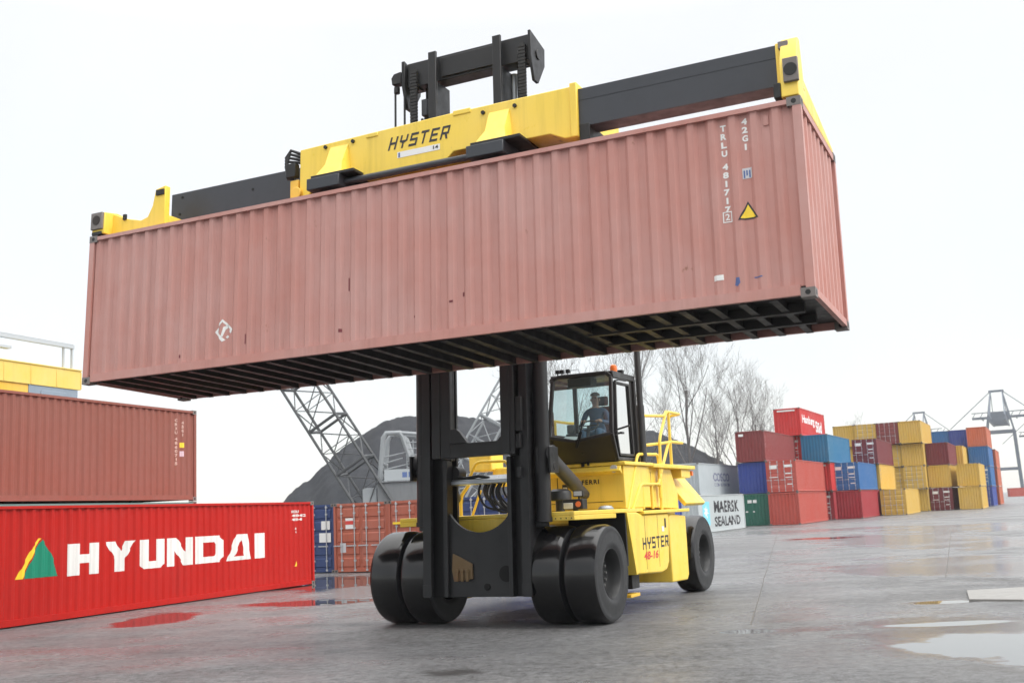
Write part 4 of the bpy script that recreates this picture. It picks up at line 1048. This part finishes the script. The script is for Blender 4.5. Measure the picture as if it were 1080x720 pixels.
# ------------------------------------------------------------------ ground
m, nt, b = newmat('wet_yard'); Lk = nt.links
tc = N(nt, 'ShaderNodeTexCoord'); V = tc.outputs['Object']
def Mth(op, a, c=None, cl=False):
    n = N(nt, 'ShaderNodeMath', operation=op); n.use_clamp = cl
    for i, w in ((0, a), (1, c)):
        if w is None: continue
        if hasattr(w, 'is_output'): Lk.new(w, n.inputs[i])
        else: n.inputs[i].default_value = w
    return n.outputs[0]
sep = N(nt, 'ShaderNodeSeparateXYZ'); Lk.new(V, sep.inputs[0])
n_big = noise(nt, V, .09, 5, .6); n_mid = noise(nt, V, .8, 6, .65); n_fine = noise(nt, V, 7, 9, .85); n_grain = noise(nt, V, 26, 6, .85)
n_edge = noise(nt, V, .55, 5, .6)
PUD = [(-5.2,27.4,2.4,1.1),(-7.9,24.4,1.0,1.9),(6.5,14.0,2.3,2.1),(7.6,20.3,.75,.4),(15,55.5,2.2,1.6),(3.4,17.2,.5,.35),(-6.0,35.5,2.4,4.6),(6.3,17.0,1.6,.4)]
SHEEN = [(7.2,16.4,3.0,1.6),(12,30,4,6),(17.5,47,4.5,12),(25,62,6,9),(19,70,7,4),(-3.5,31.5,3.0,5),(-1,25,1.5,3)]
def blobs(lst):
  acc = None
  for cx, cy, rx, ry in lst:
    dx = Mth('DIVIDE', Mth('SUBTRACT', sep.outputs[0], cx), rx); dy = Mth('DIVIDE', Mth('SUBTRACT', sep.outputs[1], cy), ry)
    d = Mth('SQRT', Mth('ADD', Mth('MULTIPLY', dx, dx), Mth('MULTIPLY', dy, dy)))
    acc = d if acc is None else Mth('MINIMUM', acc, d)
  return acc
acc = blobs(PUD)
sh_d = Mth('ADD', blobs(SHEEN), Mth('MULTIPLY', Mth('SUBTRACT', n_edge, .5), 2.2))
sheen = N(nt, 'ShaderNodeMapRange', inp={1: .7, 2: 1.1, 3: 1.0, 4: 0.0}); Lk.new(sh_d, sheen.inputs[0]); sheen = sheen.outputs[0]
pd = Mth('ADD', acc, Mth('MULTIPLY', Mth('SUBTRACT', n_edge, .5), 1.7))
pud = N(nt, 'ShaderNodeMapRange', inp={1: .62, 2: 1.0, 3: 1.0, 4: 0.0}); pud.interpolation_type = 'SMOOTHSTEP'; Lk.new(pd, pud.inputs[0]); pud = pud.outputs[0]
damp = N(nt, 'ShaderNodeMapRange', inp={1: .85, 2: 1.7, 3: 1.0, 4: 0.0}); Lk.new(pd, damp.inputs[0]); damp = damp.outputs[0]
c0 = mix(nt, n_mid, (.130,.131,.134), (.262,.264,.268))
c1 = mix(nt, ramp(nt, n_fine, .40, .58).outputs[0], (.056,.055,.055), c0)
c2 = mix(nt, ramp(nt, n_grain, .54, .64).outputs[0], c1, (.36,.36,.36))
st = ramp(nt, noise(nt, V, .25, 6, .7), .58, .74)
c3 = mix(nt, Mth('MULTIPLY', st.outputs[0], .55), c2, (.080,.066,.050))
# oil stain near the camera
sx_ = Mth('DIVIDE', Mth('SUBTRACT', sep.outputs[0], -.95), .42); sy_ = Mth('DIVIDE', Mth('SUBTRACT', sep.outputs[1], 14.2), .38)
so = Mth('SQRT', Mth('ADD', Mth('MULTIPLY', sx_, sx_), Mth('MULTIPLY', sy_, sy_))); so = Mth('ADD', so, Mth('MULTIPLY', Mth('SUBTRACT', noise(nt, V, 2.5, 6, .7), .5), 2.4))
sm = N(nt, 'ShaderNodeMapRange', inp={1: .5, 2: 1.0, 3: .8, 4: 0.0}); Lk.new(so, sm.inputs[0])
c3 = mix(nt, sm.outputs[0], c3, (.03,.027,.025))
c4 = mix(nt, Mth('MULTIPLY', damp, .22), c3, (.07,.066,.062))
c5 = mix(nt, Mth('MULTIPLY', pud, .75), c4, (.035,.034,.033))
Lk.new(c5, b.inputs['Base Color'])
WETP = ramp(nt, Mth('ADD', Mth('MULTIPLY', noise(nt, V, .30, 7, .68, (.55,1.0,1.0)), .75), Mth('MULTIPLY', n_mid, .25)), .44, .58).outputs[0]
rgh = N(nt, 'ShaderNodeMapRange', inp={1: .35, 2: .65, 3: .34, 4: .55}); Lk.new(n_big, rgh.inputs[0])
r2 = Mth('ADD', rgh.outputs[0], Mth('MULTIPLY', Mth('SUBTRACT', n_mid, .5), .55)); r3 = Mth('SUBTRACT', r2, Mth('MULTIPLY', damp, .08)); r3 = Mth('SUBTRACT', r3, Mth('MULTIPLY', Mth('MULTIPLY', sheen, r3), .55))
r3 = Mth('SUBTRACT', r3, Mth('MULTIPLY', WETP, .20)); r3 = Mth('MAXIMUM', r3, .12)
r4 = Mth('MAXIMUM', Mth('MULTIPLY', r3, Mth('SUBTRACT', 1.0, pud)), .015)
Lk.new(r4, b.inputs['Roughness']); wetn = Mth('ADD', Mth('MULTIPLY', noise(nt, V, .30, 7, .68, (.55,1.0,1.0)), .75), Mth('MULTIPLY', n_mid, .25)); wet = ramp(nt, wetn, .44, .58).outputs[0]
spl = N(nt, 'ShaderNodeMapRange', inp={1: 0.0, 2: 1.0, 3: .13, 4: .80}); Lk.new(Mth('MAXIMUM', Mth('MAXIMUM', wet, sheen), damp), spl.inputs[0]); Lk.new(spl.outputs[0], b.inputs['Specular IOR Level'])
hgt = Mth('ADD', Mth('MULTIPLY', n_fine, .7), Mth('MULTIPLY', n_grain, .4))
bp = N(nt, 'ShaderNodeBump', inp={'Distance': .09}); Lk.new(hgt, bp.inputs['Height']); Lk.new(Mth('MULTIPLY', Mth('SUBTRACT', 1.0, pud), .85), bp.inputs['Strength']); Lk.new(bp.outputs[0], b.inputs['Normal'])
o = G().add([(-900,-300,0),(900,-300,0),(900,1300,0),(-900,1300,0)], [(0,1,2,3)]).obj('ground', m); tag(o, 'wet grey concrete yard with puddles', 'ground', None, 'structure')
# joints in the concrete, cover slab
JT = flat('joint_dark', (.09,.083,.075), .7)
def joint(pts, w):
    g = G()
    for a, c in zip(pts, pts[1:]):
        a, c = Vector((*a,0)), Vector((*c,0)); t = (c-a).normalized(); s = Vector((-t.y,t.x,0))*w/2
        g.add([a-s+Vector((0,0,.004)), a+s+Vector((0,0,.004)), c+s+Vector((0,0,.004)), c-s+Vector((0,0,.004))], [(0,1,2,3)])
    return g
jl = []
R = random.Random(5)
for A, B in (((3.6,18.0),(20.5,88)), ((9.8,26),(22.2,57.5))):
    pts = []
    for k in range(41):
        f = k/40; pts.append((A[0]+(B[0]-A[0])*f+R.uniform(-.012,.012), A[1]+(B[1]-A[1])*f))
    o = joint(pts, .022).obj('pavement_joint', JT); tag(o, 'dark joint line in the concrete yard', 'pavement', None, 'structure')
SL = paint('slab_pale', (.21,.205,.195), .55, .2, .3)
g = G(); g.prism([(8.05,20.35),(8.80,19.85),(12.5,20.6),(12.6,22.6),(8.75,22.2)], 'z', -.02, .035)
o = g.obj('concrete_slab', SL, bevel=.008); tag(o, 'pale concrete cover slab set in the yard', 'slab', None, 'structure')

# ------------------------------------------------------------------ haze, sky, sun
hm = bpy.data.materials.new('haze'); hm.use_nodes = True; nt = hm.node_tree; nt.nodes.clear()
oo = N(nt, 'ShaderNodeOutputMaterial'); pv = N(nt, 'ShaderNodeVolumePrincipled', inp={'Density': .00022}); pv.inputs['Color'].default_value = (.95,.96,.98,1)
nt.links.new(pv.outputs[0], oo.inputs['Volume'])
o = G().box(-950,950,-350,1350,-1,72).obj('haze', hm); tag(o, 'pale winter haze over the yard', 'haze', None, 'stuff')

w = bpy.data.worlds.new('World'); sc.world = w; w.use_nodes = True; nt = w.node_tree; nt.nodes.clear()
SUN_AZ, SUN_EL = math.radians(112), math.radians(40)     # azimuth clockwise from +Y
wo = N(nt, 'ShaderNodeOutputWorld'); bg1 = N(nt, 'ShaderNodeBackground'); bg2 = N(nt, 'ShaderNodeBackground'); ad = N(nt, 'ShaderNodeAddShader')
sky = N(nt, 'ShaderNodeTexSky'); sky.sky_type = 'NISHITA'; sky.sun_disc = False; sky.sun_elevation = SUN_EL; sky.sun_rotation = SUN_AZ
bg1.inputs[1].default_value = .05; nt.links.new(sky.outputs[0], bg1.inputs[0])
tc = N(nt, 'ShaderNodeTexCoord'); sp = N(nt, 'ShaderNodeSeparateXYZ'); nt.links.new(tc.outputs['Generated'], sp.inputs[0])
mr = N(nt, 'ShaderNodeMapRange', inp={1: 0.0, 2: .45, 3: .645, 4: .79}); nt.links.new(sp.outputs[2], mr.inputs[0])
mrz = N(nt, 'ShaderNodeMapRange', inp={1: .42, 2: 1.0, 3: .0, 4: 2.0}); nt.links.new(sp.outputs[2], mrz.inputs[0])
adz = N(nt, 'ShaderNodeMath', operation='ADD'); nt.links.new(mr.outputs[0], adz.inputs[0]); nt.links.new(mrz.outputs[0], adz.inputs[1]); mr = adz
nz = N(nt, 'ShaderNodeTexNoise', inp={'Scale': 2.2, 'Detail': 5, 'Roughness': .55}); nt.links.new(tc.outputs['Generated'], nz.inputs[0])
m2 = N(nt, 'ShaderNodeMapRange', inp={1: .3, 2: .7, 3: .95, 4: 1.04}); nt.links.new(nz.outputs[0], m2.inputs[0])
mm = N(nt, 'ShaderNodeMath', operation='MULTIPLY'); nt.links.new(mr.outputs[0], mm.inputs[0]); nt.links.new(m2.outputs[0], mm.inputs[1])
bg2.inputs[0].default_value = (1.0,.985,.955,1); dt = N(nt, 'ShaderNodeVectorMath', operation='DOT_PRODUCT'); nt.links.new(tc.outputs['Generated'], dt.inputs[0])
dt.inputs[1].default_value = (math.sin(SUN_AZ)*math.cos(SUN_EL), math.cos(SUN_AZ)*math.cos(SUN_EL), math.sin(SUN_EL))
sb = N(nt, 'ShaderNodeMapRange', inp={1: .32, 2: 1.0, 3: 1.0, 4: 1.6}); nt.links.new(dt.outputs['Value'], sb.inputs[0])
mm3 = N(nt, 'ShaderNodeMath', operation='MULTIPLY'); nt.links.new(mm.outputs[0], mm3.inputs[0]); nt.links.new(sb.outputs[0], mm3.inputs[1])
nt.links.new(mm3.outputs[0], bg2.inputs[1])
nt.links.new(bg1.outputs[0], ad.inputs[0]); nt.links.new(bg2.outputs[0], ad.inputs[1]); nt.links.new(ad.outputs[0], wo.inputs[0])
sl = bpy.data.lights.new('sun', 'SUN'); sl.energy = 1.5; sl.angle = math.radians(14); sl.color = (1.0,.96,.90)
so_ = bpy.data.objects.new('sun', sl); COL.objects.link(so_)
sd = Vector((math.sin(SUN_AZ)*math.cos(SUN_EL), math.cos(SUN_AZ)*math.cos(SUN_EL), math.sin(SUN_EL)))
so_.rotation_euler = (-sd).to_track_quat('-Z', 'Y').to_euler(); so_.location = sd*60

# ------------------------------------------------------------------ camera
PITCH_C, ROLL_C, F_C, H_C = 0.154895, -0.045364, 1154.937, 1.94147
cam = bpy.data.cameras.new('camera'); cam.sensor_width = 36; cam.lens = F_C/1080*36; cam.clip_end = 5000; cam.clip_start = .1
co = bpy.data.objects.new('camera', cam); COL.objects.link(co); sc.camera = co
fw = Vector((0, math.cos(PITCH_C), math.sin(PITCH_C))); r_ = Vector((1,0,0)); u_ = Vector((0,-math.sin(PITCH_C), math.cos(PITCH_C)))
cr, sr = math.cos(ROLL_C), math.sin(ROLL_C)
rt = r_*cr+u_*sr; up = -r_*sr+u_*cr
co.matrix_world = Matrix(((rt.x,up.x,-fw.x,0),(rt.y,up.y,-fw.y,0),(rt.z,up.z,-fw.z,H_C),(0,0,0,1)))
cam.dof.use_dof = True; cam.dof.focus_distance = 19.5; cam.dof.aperture_fstop = 2.2
vs_ = sc.view_settings; vs_.view_transform = 'Standard'; vs_.look = 'None'; vs_.gamma = 1; vs_.exposure = 0.18; vs_.use_curve_mapping = False
sc.render.engine = 'CYCLES'; sc.cycles.use_denoising = True; sc.cycles.max_bounces = 8; sc.cycles.volume_bounces = 1; sc.cycles.caustics_reflective = False; sc.cycles.caustics_refractive = False
sc.cycles.transparent_max_bounces = 12
